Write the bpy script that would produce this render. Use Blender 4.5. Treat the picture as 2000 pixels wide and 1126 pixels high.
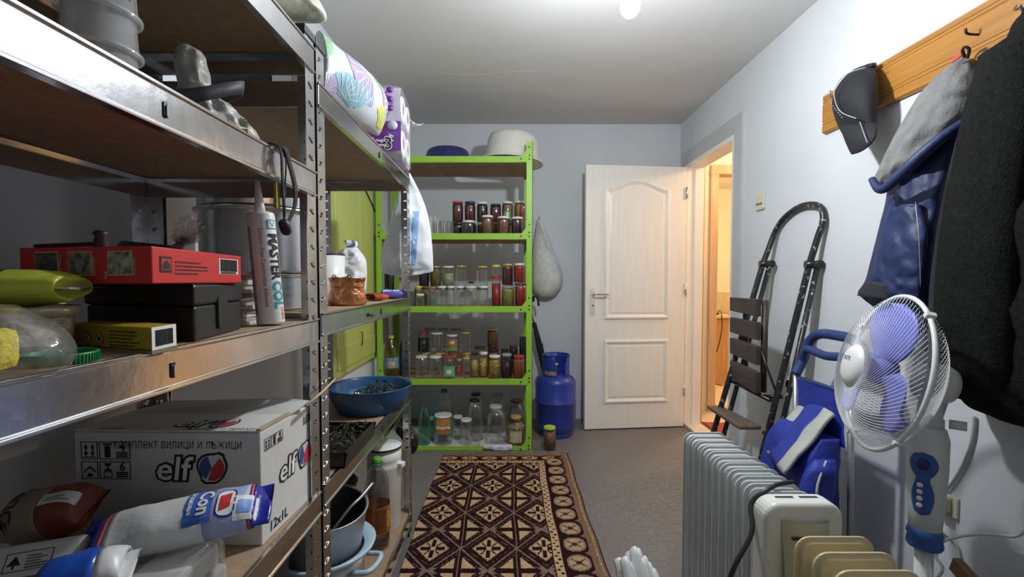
import bpy, bmesh, math, random
from mathutils import Vector, Matrix, noise, Euler
from mathutils.bvhtree import BVHTree

# ------------------------------------------------------------------ scene, camera, light
for o in list(bpy.data.objects):
    bpy.data.objects.remove(o, do_unlink=True)
scene = bpy.context.scene
COL = scene.collection
F = 890.0; TH = math.radians(2.2); VX, VY = 991.0, 548.0
PC = VY + F * math.tan(TH); CH = 1.115
cd = bpy.data.cameras.new('camera'); cam = bpy.data.objects.new('camera', cd); COL.objects.link(cam)
cam.location = (0, 0, CH); cam.rotation_euler = (math.pi / 2 - TH, 0, 0)
cd.sensor_width = 36; cd.lens = F / 2000 * 36
cd.shift_x = (1000 - VX) / 2000; cd.shift_y = (PC - 563) / 2000
cd.clip_start = 0.02; cd.clip_end = 50
scene.camera = cam
w = bpy.data.worlds.new('world'); scene.world = w; w.use_nodes = True
w.node_tree.nodes['Background'].inputs[0].default_value = (.6, .65, .7, 1)
w.node_tree.nodes['Background'].inputs[1].default_value = 0.0
vs = scene.view_settings
vs.view_transform = 'Standard'; vs.look = 'None'; vs.exposure = 0.85; vs.gamma = 1; vs.use_curve_mapping = False
BULB = (.398, 1.512, 2.005)
def point(name, loc, power, col, r):
    l = bpy.data.lights.new(name, 'POINT'); l.energy = power; l.color = col; l.shadow_soft_size = r
    o = bpy.data.objects.new(name, l); o.location = loc; COL.objects.link(o); return o
point('bulb_light', (BULB[0], BULB[1], BULB[2] - .045), 34, (.93, .97, 1.0), .035)
point('hall_lamp_offscreen', (2.15, 3.1, 2.12), 16, (1.0, .66, .40), .06)
point('far_room_lamp_offscreen', (2.55, 4.5, 2.1), 24, (1.0, .66, .34), .06)

# ------------------------------------------------------------------ pixel -> place
def ray(px, py):
    c, s = math.cos(TH), math.sin(TH); v = (PC - py) / F
    return Vector(((px - VX) / F, c + v * s, -s + v * c))
def at(px, py, Y=None, X=None, Z=None):
    d = ray(px, py)
    t = Y / d.y if Y is not None else (X / d.x if X is not None else (Z - CH) / d.z)
    return Vector((d.x * t, d.y * t, CH + d.z * t))

# ------------------------------------------------------------------ materials
MATS = {}
def nt(name):
    m = bpy.data.materials.new(name); m.use_nodes = True
    n = m.node_tree; b = n.nodes['Principled BSDF']; return m, n, b
def M(name, col, rough=.5, metal=0., var=.1, scale=18, bump=0., bscale=70, spec=.5, coat=0., detail=3, sheen=0., stretch=None):
    if name in MATS: return MATS[name]
    m, n, b = nt(name)
    tc = n.nodes.new('ShaderNodeTexCoord'); src = tc.outputs['Object']
    if stretch:
        mp = n.nodes.new('ShaderNodeMapping'); mp.inputs['Scale'].default_value = stretch
        n.links.new(src, mp.inputs[0]); src = mp.outputs[0]
    no = n.nodes.new('ShaderNodeTexNoise'); no.inputs['Scale'].default_value = scale; no.inputs['Detail'].default_value = detail
    n.links.new(src, no.inputs['Vector'])
    cr = n.nodes.new('ShaderNodeValToRGB')
    cr.color_ramp.elements[0].position = .3; cr.color_ramp.elements[1].position = .7
    cr.color_ramp.elements[0].color = tuple(max(0, c * (1 - var)) for c in col) + (1,)
    cr.color_ramp.elements[1].color = tuple(min(1, c * (1 + var)) for c in col) + (1,)
    n.links.new(no.outputs[0], cr.inputs[0]); n.links.new(cr.outputs[0], b.inputs['Base Color'])
    b.inputs['Roughness'].default_value = rough; b.inputs['Metallic'].default_value = metal
    b.inputs['Specular IOR Level'].default_value = spec
    if coat: b.inputs['Coat Weight'].default_value = coat
    if sheen: b.inputs['Sheen Weight'].default_value = sheen
    if bump:
        n2 = n.nodes.new('ShaderNodeTexNoise'); n2.inputs['Scale'].default_value = bscale; n2.inputs['Detail'].default_value = 4
        n.links.new(src, n2.inputs['Vector'])
        bp = n.nodes.new('ShaderNodeBump'); bp.inputs['Strength'].default_value = bump; bp.inputs['Distance'].default_value = .01
        n.links.new(n2.outputs[0], bp.inputs['Height']); n.links.new(bp.outputs[0], b.inputs['Normal'])
    MATS[name] = m; return m
def CLEAR(name, tint=(.93, .96, .95), base=.06, edge=.55, rough=.05, gcol=(1, 1, 1), bump=0., bscale=30, milky=0., mcol=(.8, .8, .8)):
    """thin glass or film: tinted see-through sheet with Fresnel reflections"""
    if name in MATS: return MATS[name]
    m = bpy.data.materials.new(name); m.use_nodes = True; n = m.node_tree; n.nodes.clear()
    out = n.nodes.new('ShaderNodeOutputMaterial')
    tr = n.nodes.new('ShaderNodeBsdfTransparent'); tr.inputs[0].default_value = tint + (1,)
    gl = n.nodes.new('ShaderNodeBsdfGlossy'); gl.inputs[0].default_value = gcol + (1,); gl.inputs['Roughness'].default_value = rough
    lw = n.nodes.new('ShaderNodeLayerWeight'); lw.inputs[0].default_value = .35
    mr = n.nodes.new('ShaderNodeMapRange'); mr.inputs[3].default_value = base; mr.inputs[4].default_value = edge
    n.links.new(lw.outputs['Fresnel'], mr.inputs[0])
    mx = n.nodes.new('ShaderNodeMixShader'); n.links.new(mr.outputs[0], mx.inputs[0])
    body = tr.outputs[0]
    if milky:
        df = n.nodes.new('ShaderNodeBsdfDiffuse'); df.inputs[0].default_value = mcol + (1,)
        m2 = n.nodes.new('ShaderNodeMixShader'); m2.inputs[0].default_value = milky
        n.links.new(tr.outputs[0], m2.inputs[1]); n.links.new(df.outputs[0], m2.inputs[2]); body = m2.outputs[0]
    n.links.new(body, mx.inputs[1]); n.links.new(gl.outputs[0], mx.inputs[2])
    if bump:
        tc = n.nodes.new('ShaderNodeTexCoord'); no = n.nodes.new('ShaderNodeTexNoise'); no.inputs['Scale'].default_value = bscale; no.inputs['Detail'].default_value = 5
        n.links.new(tc.outputs['Object'], no.inputs['Vector'])
        bp = n.nodes.new('ShaderNodeBump'); bp.inputs['Strength'].default_value = bump; bp.inputs['Distance'].default_value = .02
        n.links.new(no.outputs[0], bp.inputs['Height'])
        n.links.new(bp.outputs[0], gl.inputs['Normal']); n.links.new(bp.outputs[0], lw.inputs['Normal'])
    n.links.new(mx.outputs[0], out.inputs[0]); MATS[name] = m; return m
def EMIT(name, col, s):
    if name in MATS: return MATS[name]
    m, n, b = nt(name); b.inputs['Base Color'].default_value = col + (1,)
    b.inputs['Emission Color'].default_value = col + (1,); b.inputs['Emission Strength'].default_value = s
    MATS[name] = m; return m

STEEL = M('galvanised_steel', (.60, .61, .63), .17, 1.0, .14, 9, .04, 40)
STEELD = M('galvanised_steel_post', (.58, .59, .61), .25, 1.0, .14, 30)
BOARD = M('chipboard_shelf', (.34, .24, .15), .75, 0, .14, 60, .1, 160)
LIME = M('lime_green_paint', (.30, .56, .045), .42, 0, .06, 9)
WHITEP = M('white_door_lacquer', (.90, .875, .82), .32, 0, .03, 5, .1, 30, stretch=(9, 9, .7))
BLACKP = M('black_plastic', (.018, .018, .02), .42, 0, .2)
INK = M('black_ink', (.015, .015, .016), .7, 0, .1)
WHITE = M('white_plastic', (.80, .80, .80), .4, 0, .03)
WHITEPR = M('white_print', (.80, .80, .78), .55, 0, .03)
REDPR = M('red_print', (.55, .03, .03), .5, 0, .06)
BLUEPR = M('blue_print', (.05, .14, .50), .5, 0, .06)
GLASS = CLEAR('jar_glass', (.965, .98, .972), .05, .5, .04)
FILM = CLEAR('clear_film', (.95, .95, .95), .04, .42, .10, bump=.35, bscale=15, milky=.06)

# ------------------------------------------------------------------ mesh builder
class MB:
    def __init__(s): s.v = []; s.f = []; s.m = []; s.sm = []
    def add(s, vs, fs, mi=0, smooth=False):
        b = len(s.v); s.v += [tuple(q) for q in vs]
        for f in fs: s.f.append(tuple(i + b for i in f)); s.m.append(mi); s.sm.append(smooth)
        return s
    def box(s, c, d, R=None, mi=0):
        c = Vector(c); hx, hy, hz = d[0] / 2, d[1] / 2, d[2] / 2
        vs = [Vector((x, y, z)) for x in (-hx, hx) for y in (-hy, hy) for z in (-hz, hz)]
        if R is not None: vs = [R @ q for q in vs]
        return s.add([q + c for q in vs], [(0, 1, 3, 2), (4, 6, 7, 5), (0, 4, 5, 1), (2, 3, 7, 6), (0, 2, 6, 4), (1, 5, 7, 3)], mi)
    def span(s, a, b, mi=0):
        return s.box([(a[i] + b[i]) / 2 for i in range(3)], [abs(b[i] - a[i]) for i in range(3)], None, mi)
    def lathe(s, prof, n=24, c=(0, 0, 0), R=None, mi=0, smooth=True, sx=1, sy=1, caps=True):
        c = Vector(c); vs = []; fs = []
        for (r, z) in prof:
            for k in range(n):
                a = 2 * math.pi * k / n; q = Vector((r * math.cos(a) * sx, r * math.sin(a) * sy, z))
                if R is not None: q = R @ q
                vs.append(q + c)
        for i in range(len(prof) - 1):
            for k in range(n):
                k2 = (k + 1) % n; fs.append((i * n + k, i * n + k2, (i + 1) * n + k2, (i + 1) * n + k))
        s.add(vs, fs, mi, smooth)
        if caps:
            if prof[0][0] > 1e-5: s.add(vs[:n], [tuple(range(n))[::-1]], mi)
            if prof[-1][0] > 1e-5: s.add(vs[-n:], [tuple(range(n))], mi)
        return s
    def tube(s, pts, r, n=8, closed=False, mi=0, caps=True):
        P = [Vector(p) for p in pts]; N = len(P); rs = r if isinstance(r, (list, tuple)) else [r] * N
        vs = []; fs = []; up = None
        for i in range(N):
            a = P[i - 1] if (i > 0 or closed) else P[i]; b = P[(i + 1) % N] if (i < N - 1 or closed) else P[i]
            t = (b - a).normalized()
            if up is None:
                up = Vector((0, 0, 1)) if abs(t.z) < .9 else Vector((1, 0, 0))
            u = (up - t * up.dot(t))
            if u.length < 1e-4: u = t.orthogonal()
            u.normalize(); up = u; q = t.cross(u)
            for k in range(n):
                an = 2 * math.pi * k / n; vs.append(P[i] + (u * math.cos(an) + q * math.sin(an)) * rs[i])
        for i in range(N if closed else N - 1):
            j = (i + 1) % N
            for k in range(n):
                k2 = (k + 1) % n; fs.append((i * n + k, i * n + k2, j * n + k2, j * n + k))
        s.add(vs, fs, mi, True)
        if caps and not closed:
            s.add(vs[:n], [tuple(range(n))[::-1]], mi); s.add(vs[-n:], [tuple(range(n))], mi)
        return s
    def prism(s, pts, o, u, v, t, mi=0, smooth=False):
        """outline pts (a,b) in frame o + a*u + b*v, extruded by vector t"""
        o, u, v, t = Vector(o), Vector(u), Vector(v), Vector(t); n = len(pts)
        A = [o + u * a + v * b for a, b in pts]; B = [q + t for q in A]
        s.add(A + B, [(i, (i + 1) % n, n + (i + 1) % n, n + i) for i in range(n)], mi, smooth)
        s.add(A, [tuple(range(n))[::-1]], mi); s.add(B, [tuple(range(n))], mi); return s
    def grid(s, fn, nu, nv, mi=0, smooth=True, wrap=False):
        vs = [fn(i / nu, j / nv) for j in range(nv + 1) for i in range(nu + (0 if wrap else 1))]
        W = nu if wrap else nu + 1; fs = []
        for j in range(nv):
            for i in range(nu):
                i2 = (i + 1) % W; fs.append((j * W + i, j * W + i2, (j + 1) * W + i2, (j + 1) * W + i))
        return s.add(vs, fs, mi, smooth)
    def loft(s, rows, n=28, wr=.006, ws=14, seed=0, mi=0, capped=True, sq=1.0, crease=0.):
        """closed soft body through rows of (left, right, front bulge, back bulge)"""
        vs = []; off = Vector((seed * 7.3, seed * 3.1, seed * 1.7))
        for (L, R, bf, bb) in rows:
            L, R, bf, bb = Vector(L), Vector(R), Vector(bf), Vector(bb)
            for k in range(n):
                a = 2 * math.pi * k / n
                cs, sn = math.cos(a), math.sin(a)
                cs = math.copysign(abs(cs) ** sq, cs); sn2 = math.copysign(abs(sn) ** sq, sn)
                q = L + (R - L) * (.5 - .5 * cs) + (bf * sn2 if sn2 > 0 else bb * -sn2)
                if wr:
                    h = noise.noise(q * ws + off) + .5 * noise.noise(q * ws * 2.3 + off)
                    if crease: h -= crease * (abs(noise.noise(q * ws * .9 - off)) + .6 * abs(noise.noise(q * ws * 1.9 - off))) * 1.6 - crease * .5
                    d = (bf if sn > 0 else bb)
                    d = d.normalized() if d.length > 1e-6 else Vector((0, 0, 0))
                    q = q + d * h * wr * abs(sn)
                vs.append(q)
        m = len(rows)
        fs = [(i * n + k, i * n + (k + 1) % n, (i + 1) * n + (k + 1) % n, (i + 1) * n + k) for i in range(m - 1) for k in range(n)]
        s.add(vs, fs, mi, True)
        if capped: s.add(vs[:n], [tuple(range(n))[::-1]], mi, True); s.add(vs[-n:], [tuple(range(n))], mi, True)
        return s
    def mesh(s, name, mats):
        me = bpy.data.meshes.new(name); me.from_pydata(s.v, [], s.f)
        for m in (mats if isinstance(mats, (list, tuple)) else [mats]): me.materials.append(m)
        me.polygons.foreach_set('material_index', s.m); me.polygons.foreach_set('use_smooth', s.sm); me.update()
        bm = bmesh.new(); bm.from_mesh(me); bmesh.ops.remove_doubles(bm, verts=bm.verts, dist=1e-6)
        bmesh.ops.recalc_face_normals(bm, faces=bm.faces); bm.to_mesh(me); bm.free(); return me
def rowsmooth(keys, m):
    """interpolate loft rows"""
    out = []; K = len(keys)
    for i in range(m + 1):
        t = i / m * (K - 1); a = min(int(t), K - 2); f = t - a
        p0, p1, p2, p3 = keys[max(a - 1, 0)], keys[a], keys[a + 1], keys[min(a + 2, K - 1)]
        r = []
        for j in range(4):
            A, B, C, D = (Vector(p[j]) for p in (p0, p1, p2, p3))
            r.append(.5 * ((2 * B) + (C - A) * f + (2 * A - 5 * B + 4 * C - D) * f * f + (3 * B - A - 3 * C + D) * f ** 3))
        out.append(tuple(r))
    return out
def smooth(pts, m=8, closed=False):
    P = [Vector(p) for p in pts]; out = []; N = len(P)
    for a in range(N if closed else N - 1):
        g = (lambda i: P[i % N]) if closed else (lambda i: P[max(0, min(N - 1, i))])
        A, B, C, D = g(a - 1), g(a), g(a + 1), g(a + 2)
        for i in range(m):
            f = i / m; out.append(.5 * ((2 * B) + (C - A) * f + (2 * A - 5 * B + 4 * C - D) * f * f + (3 * B - A - 3 * C + D) * f ** 3))
    if not closed: out.append(P[-1])
    return out
def link(o): COL.objects.link(o); return o
def tag(o, label, cat, group=None):
    o['label'] = label; o['category'] = cat
    if group: o['group'] = group
    return o
def T(name, label, cat, loc=(0, 0, 0), rz=0., group=None, rot=None):
    o = bpy.data.objects.new(name, None); o.location = loc; o.empty_display_size = .05
    o.rotation_euler = rot if rot else (0, 0, rz); link(o); return tag(o, label, cat, group)
def P(mb, name, mat, parent=None, bev=0., loc=None, rot=None, label=None, seg=2):
    me = mb.mesh(name, mat) if isinstance(mb, MB) else mb
    o = bpy.data.objects.new(name, me); link(o)
    if parent: o.parent = parent
    if loc is not None: o.location = loc
    if rot is not None: o.rotation_euler = rot
    if bev:
        b = o.modifiers.new('bevel', 'BEVEL'); b.width = bev; b.segments = seg; b.limit_method = 'ANGLE'; b.angle_limit = .6
    if label: o['label'] = label
    return o
def S(mb, name, mat, bev=0., parent=None):
    o = P(mb, name, mat, parent, bev)
    if not parent: o['kind'] = 'structure'
    return o
def RZ(a): return Matrix.Rotation(a, 3, 'Z')
def RX(a): return Matrix.Rotation(a, 3, 'X')
def RY(a): return Matrix.Rotation(a, 3, 'Y')
def axis_to(d):
    return Vector((0, 0, 1)).rotation_difference(Vector(d).normalized()).to_matrix()
def txt(s, size, mat, parent, o, u, v, name='lettering', bold=0., shear=0., center=False, sx=1.0, label=None):
    """flat lettering; o = lower left corner, u = reading direction, v = up (in the parent's space)"""
    c = bpy.data.curves.new(name, 'FONT'); c.body = s; c.size = size; c.offset = bold; c.shear = shear
    if center: c.align_x = 'CENTER'
    c.resolution_u = 2
    tmp = bpy.data.objects.new(name, c); link(tmp)
    dg = bpy.context.evaluated_depsgraph_get(); me = bpy.data.meshes.new_from_object(tmp.evaluated_get(dg))
    bpy.data.objects.remove(tmp); bpy.data.curves.remove(c)
    u, v = Vector(u).normalized(), Vector(v).normalized(); n = u.cross(v)
    mtx = Matrix(((u.x * sx, v.x, n.x, o[0]), (u.y * sx, v.y, n.y, o[1]), (u.z * sx, v.z, n.z, o[2]), (0, 0, 0, 1)))
    me.transform(mtx); me.materials.clear(); me.materials.append(mat)
    ob = bpy.data.objects.new(name, me); link(ob); ob.parent = parent
    if label: ob['label'] = label
    return ob
def panel(o, u, v, w, h, mat, parent, name='print', t=.0006, label=None):
    """thin printed patch"""
    u, v = Vector(u).normalized(), Vector(v).normalized(); n = u.cross(v)
    mb = MB().prism([(0, 0), (w, 0), (w, h), (0, h)], o, u, v, n * t)
    return P(mb, name, mat, parent, label=label)
def bars(o, u, v, w, h, mat, parent, seed=1, name='barcode'):
    rnd = random.Random(seed); u, v = Vector(u).normalized(), Vector(v).normalized(); n = u.cross(v); mb = MB(); x = 0
    o = Vector(o)
    while x < w * .97:
        b = w * rnd.choice((.012, .02, .03)); mb.prism([(x, 0), (min(w, x + b), 0), (min(w, x + b), h), (x, h)], o, u, v, n * .0004); x += b + w * rnd.choice((.014, .02, .03))
    return P(mb, name, mat, parent)
def ulines(o, u, v, w, h, k, mat, parent, name='fine_print', seed=0, th=.35):
    """rows of tiny print too small to read"""
    rnd = random.Random(seed); u, v = Vector(u).normalized(), Vector(v).normalized(); n = u.cross(v); mb = MB(); o = Vector(o)
    for i in range(k):
        y = h * (1 - (i + 1) / k); x = 0; end = w * rnd.uniform(.6, 1)
        while x < end:
            l = min(w * rnd.uniform(.05, .16), end - x); hh = h / k * th
            mb.prism([(x, y), (x + l, y), (x + l, y + hh), (x, y + hh)], o, u, v, n * .0003); x += l + w * .025
    return P(mb, name, mat, parent)
def rrect(w, h, r, n=5, cx=0, cy=0):
    pts = []
    for (sx, sy, a0) in ((1, 1, 0), (-1, 1, 90), (-1, -1, 180), (1, -1, 270)):
        for k in range(n + 1):
            a = math.radians(a0 + 90 * k / n); pts.append((cx + sx * (w / 2 - r) + r * math.cos(a), cy + sy * (h / 2 - r) + r * math.sin(a)))
    return pts

BVH = {}
def wrap(ob, key, cell=.006, off=.0010, d=(0, 0, -1)):
    """lay a flat print (built in local xy) onto a soft surface below it"""
    tree = BVH[key]; me = ob.data; bm = bmesh.new(); bm.from_mesh(me)
    for ax in (0, 1):
        cs_ = [v_.co[ax] for v_ in bm.verts]; lo, hi = min(cs_), max(cs_); k = lo + cell
        while k < hi:
            no_ = [0, 0, 0]; no_[ax] = 1; co_p = [0, 0, 0]; co_p[ax] = k
            bmesh.ops.bisect_plane(bm, geom=bm.verts[:] + bm.edges[:] + bm.faces[:], plane_co=co_p, plane_no=no_); k += cell
    d = Vector(d)
    zmin = min(v_.co.z for v_ in bm.verts)
    for v_ in bm.verts:
        hit = tree.ray_cast(Vector((v_.co.x, v_.co.y, 1)), d)
        if hit[0] is not None: v_.co.z = hit[0].z + off + (v_.co.z - zmin) * .3
    bm.to_mesh(me); bm.free(); return ob
# ------------------------------------------------------------------ the room
XL, XR, YB, ZC, YF = -.90, 1.37, 3.65, 2.35, -1.3
def wall_mat(name, col, var=.035):
    return M(name, col, .85, 0, var, 2.2, .12, 26, .25, detail=5)
WALL = wall_mat('white_wall_paint', (.68, .705, .74))
CEIL = M('ceiling_paint', (.66, .655, .65), .9, 0, .05, 1.6, .25, 4, .2, detail=6)
WARM = wall_mat('hall_wall_paint', (.84, .80, .72))
def floor_mat():
    m, n, b = nt('embossed_grey_vinyl')
    tc = n.nodes.new('ShaderNodeTexCoord')
    no = n.nodes.new('ShaderNodeTexNoise'); no.inputs['Scale'].default_value = 4; no.inputs['Detail'].default_value = 5
    n.links.new(tc.outputs['Object'], no.inputs['Vector'])
    cr = n.nodes.new('ShaderNodeValToRGB'); cr.color_ramp.elements[0].color = (.15, .14, .138, 1); cr.color_ramp.elements[1].color = (.20, .185, .18, 1)
    n.links.new(no.outputs[0], cr.inputs[0]); n.links.new(cr.outputs[0], b.inputs['Base Color'])
    b.inputs['Roughness'].default_value = .42
    wv = n.nodes.new('ShaderNodeTexWave'); wv.inputs['Scale'].default_value = 11; wv.inputs['Distortion'].default_value = 14
    wv.inputs['Detail'].default_value = 2; wv.inputs['Detail Scale'].default_value = 2.2; wv.bands_direction = 'Y'
    n.links.new(tc.outputs['Object'], wv.inputs['Vector'])
    bp = n.nodes.new('ShaderNodeBump'); bp.inputs['Strength'].default_value = .38; bp.inputs['Distance'].default_value = .006
    n.links.new(wv.outputs['Fac'], bp.inputs['Height']); n.links.new(bp.outputs[0], b.inputs['Normal'])
    return m
S(MB().span((XL - .1, YF - .1, -.08), (XR + .005, YB + .1, 0)), 'floor', floor_mat())
S(MB().span((XL - .1, YF - .1, ZC), (XR + .12, YB + .1, ZC + .1)), 'ceiling', CEIL)
S(MB().span((XL - .1, YB, 0), (XR + .12, YB + .1, ZC)), 'wall_back', WALL)
S(MB().span((XL - .1, YF, 0), (XL, YB, ZC)), 'wall_left', WALL)
S(MB().span((XL - .1, YF - .1, 0), (XR + .12, YF, ZC)), 'wall_front', WALL)
DY0, DY1, DZ = 2.755, 3.50, 1.995
S(MB().span((XR, YF, 0), (XR + .11, DY0, ZC)).span((XR, DY1, 0), (XR + .11, YB, ZC)).span((XR, DY0, DZ), (XR + .11, DY1, ZC)), 'wall_right', WALL)
# ceiling patch repairs: a slightly proud plaster ridge
crk = MB()
pts = [at(845, 142, Z=ZC), at(930, 146, Z=ZC), at(1005, 139, Z=ZC), at(1050, 141, Z=ZC)]
crk.tube([Vector((p.x, p.y, ZC + .0022)) for p in smooth(pts, 6)], .0035, 6)
S(crk, 'trim_1', CEIL)
# hall and far room
HX = XR + .11
HALLF = M('hall_tile', (.72, .60, .42), .35, 0, .08, 6)
S(MB().span((XR + .006, 1.6, -.06), (3.4, 6.3, .012)), 'floor_hall', HALLF)
S(MB().span((HX, 1.6, ZC), (3.4, 6.3, ZC + .1)), 'ceiling_hall', WARM)
HY = 3.83
WOOD = M('pale_wood_frame', (.60, .42, .24), .5, 0, .12, 4, stretch=(12, 12, .8))
S(MB().span((HX, HY, 0), (1.70, HY + .1, ZC)).span((1.70, HY, 2.03), (2.55, HY + .1, ZC)).span((2.55, HY, 0), (3.4, HY + .1, ZC)), 'wall_hall_back', WARM)
S(MB().span((3.4, 1.6, 0), (3.5, 6.3, ZC)), 'wall_hall_right', WARM)
S(MB().span((HX, 1.5, 0), (3.5, 1.6, ZC)), 'wall_hall_front', WARM)
S(MB().span((HX - .11, 6.2, 0), (3.5, 6.3, ZC)), 'wall_far_room_back', WARM)
S(MB().span((HX - .1, YB + .1, 0), (HX, 6.2, ZC)), 'wall_far_room_left', WARM)
fr = MB()
fr.span((1.69, HY - .02, .012), (1.755, HY + .12, 2.0)).span((1.69, HY - .02, 2.0), (2.56, HY + .12, 2.075)).span((2.50, HY - .02, .012), (2.56, HY + .12, 2.0)).span((1.755, HY, .012), (2.50, HY + .1, .03))
S(fr, 'trim_2', WOOD, .003)
S(MB().span((HX - .004, 3.505, .012), (HX + .03, 3.585, 2.05)).span((HX - .004, 2.66, .012), (HX + .03, 2.75, 2.05)).span((HX - .004, 2.66, 2.0), (HX + .03, 3.585, 2.085)), 'trim_3', WOOD, .003)

# door frame (casing, jambs) and leaf
FRAME = M('grey_painted_casing', (.52, .54, .57), .5, 0, .04, 6)
JAMB = M('white_jamb_lacquer', (.90, .875, .82), .4, 0, .03, 5)
S(MB().span((XR - .016, 2.665, 0), (XR, DY0, 2.095)).span((XR - .016, DY1 - .002, 0), (XR, 3.585, 2.095)).span((XR - .016, DY0, DZ), (XR, DY1 - .002, 2.095)), 'trim_4', FRAME, .002)
S(MB().span((XR - .012, DY1 - .03, 0), (HX, DY1, DZ)).span((XR - .012, DY0, 0), (HX, DY0 + .03, DZ)).span((XR - .012, DY0 + .03, DZ - .03), (HX, DY1 - .03, DZ))
  .span((XR + .045, DY1 - .042, 0), (HX, DY1 - .03, DZ - .03)), 'trim_5', JAMB, .002)
S(MB().span((XR - .012, DY0 + .03, 0), (HX, DY1 - .03, .022)), 'trim_6', M('pale_threshold', (.72, .64, .52), .4), .003)
DW, DH, DT = .765, 1.955, .038
hp = Vector((XR - .028, 3.455, .008)); fe = Vector((.572, 3.375, .008)); dvec = (fe - hp); da = math.atan2(dvec.y, dvec.x)
door = bpy.data.objects.new('door_1', None); link(door); door.location = hp; door.rotation_euler = (0, 0, da); door['kind'] = 'structure'
DW = dvec.length
# leaf local: x from hinge (0) to free edge (DW); camera side is +y (rotated ~pi)
lf = MB().span((0, -DT / 2, 0), (DW, DT / 2, DH))
P(lf, 'door_leaf', WHITEP, door, .003)
def arch(x0, x1, z0, z1, rise, n=30):
    pts = [(x0, z0), (x1, z0), (x1, z1)]
    for k in range(1, n):
        t = k / n; x = x1 + (x0 - x1) * t; pts.append((x, z1 + rise * (math.sin(math.pi * t) ** 1.6)))
    pts.append((x0, z1)); return pts
def moulded(x0, x1, z0, z1, rise, nm):
    A = arch(x0, x1, z0, z1, rise); cx, cz = (x0 + x1) / 2, (z0 + z1) / 2
    hw_ = (x1 - x0) / 2
    def ins(d): return [(cx + (x - cx) * (1 - d / hw_), z + (d if z < cz else -d)) for x, z in A]
    y = DT / 2; rings = [(A, y), (A, y + .010), (ins(.012), y + .013), (ins(.03), y + .002), (ins(.034), y + .001), (ins(.05), y + .006)]
    mb = MB(); n = len(A); vs = [Vector((x, yy, z)) for r, yy in rings for x, z in r]
    fs = [(i * n + k, i * n + (k + 1) % n, (i + 1) * n + (k + 1) % n, (i + 1) * n + k) for i in range(len(rings) - 1) for k in range(n)]
    fs.append(tuple((len(rings) - 1) * n + k for k in range(n)))
    mb.add(vs, fs); P(mb, nm, WHITEP, door)
moulded(.135, DW - .145, .825, 1.785, .065, 'door_panel')
moulded(.135, DW - .145, .195, .665, 0, 'door_panel')
CHROME = M('brushed_chrome', (.75, .75, .76), .22, 1, .04)
hd = P(MB().prism(rrect(.036, .20, .017), (DW - .055, DT / 2, .955), (1, 0, 0), (0, 0, 1), (0, .006, 0)), 'handle_plate', M('satin_plate', (.72, .71, .68), .4, .2), door, .001)
P(MB().tube(smooth([(DW - .055, DT / 2 + .005, 1.01), (DW - .055, DT / 2 + .045, 1.01), (DW - .075, DT / 2 + .055, 1.01), (DW - .165, DT / 2 + .052, 1.008)], 6), .008, 10), 'lever', CHROME, hd)
P(MB().tube([(DW - .055, DT / 2 + .003, .925), (DW - .055, DT / 2 + .008, .925)], .006, 8), 'keyhole', BLACKP, hd)
P(MB().span((DW - .0005, -.010, .86), (DW + .0015, .010, 1.09)), 'lock_plate', CHROME, door)
for z in (.24, 1.0, 1.72): P(MB().tube([(.004, DT / 2 + .006, z), (.004, DT / 2 + .006, z + .085)], .008, 8), 'hinge', CHROME, door)

# green boarded shutter on the left wall
PG = M('pale_green_gloss_paint', (.52, .58, .16), .35, 0, .05, 7)
sh = T('boarded_shutter', 'pale green painted wooden shutter of upright boards on the wall behind the steel shelves', 'shutter', (XL, 2.32, .615))
for k in range(2):
    y0 = .0 + k * .385
    P(MB().span((.004, y0 + .003, 0), (.030, y0 + .382, 1.30)), 'board', PG, sh, .004)
P(MB().span((.030, .0, .035), (.036, .765, .150)), 'rail', PG, sh, .002)
P(MB().span((.030, .0, 1.2), (.036, .765, 1.28)), 'rail', PG, sh, .002)
P(MB().span((.0, .78, -.3), (.02, .815, 1.42)), 'frame_edge', WALL, sh)
P(MB().tube(smooth([(.036, .36, .12), (.044, .36, .135), (.044, .36, .19), (.036, .36, .2)], 4), .003, 6), 'hasp', BLACKP, sh)
P(MB().tube([(.034, .47, 1.06), (.034, .70, .95)], .004, 6), 'latch_hook', BLACKP, sh)

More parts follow.
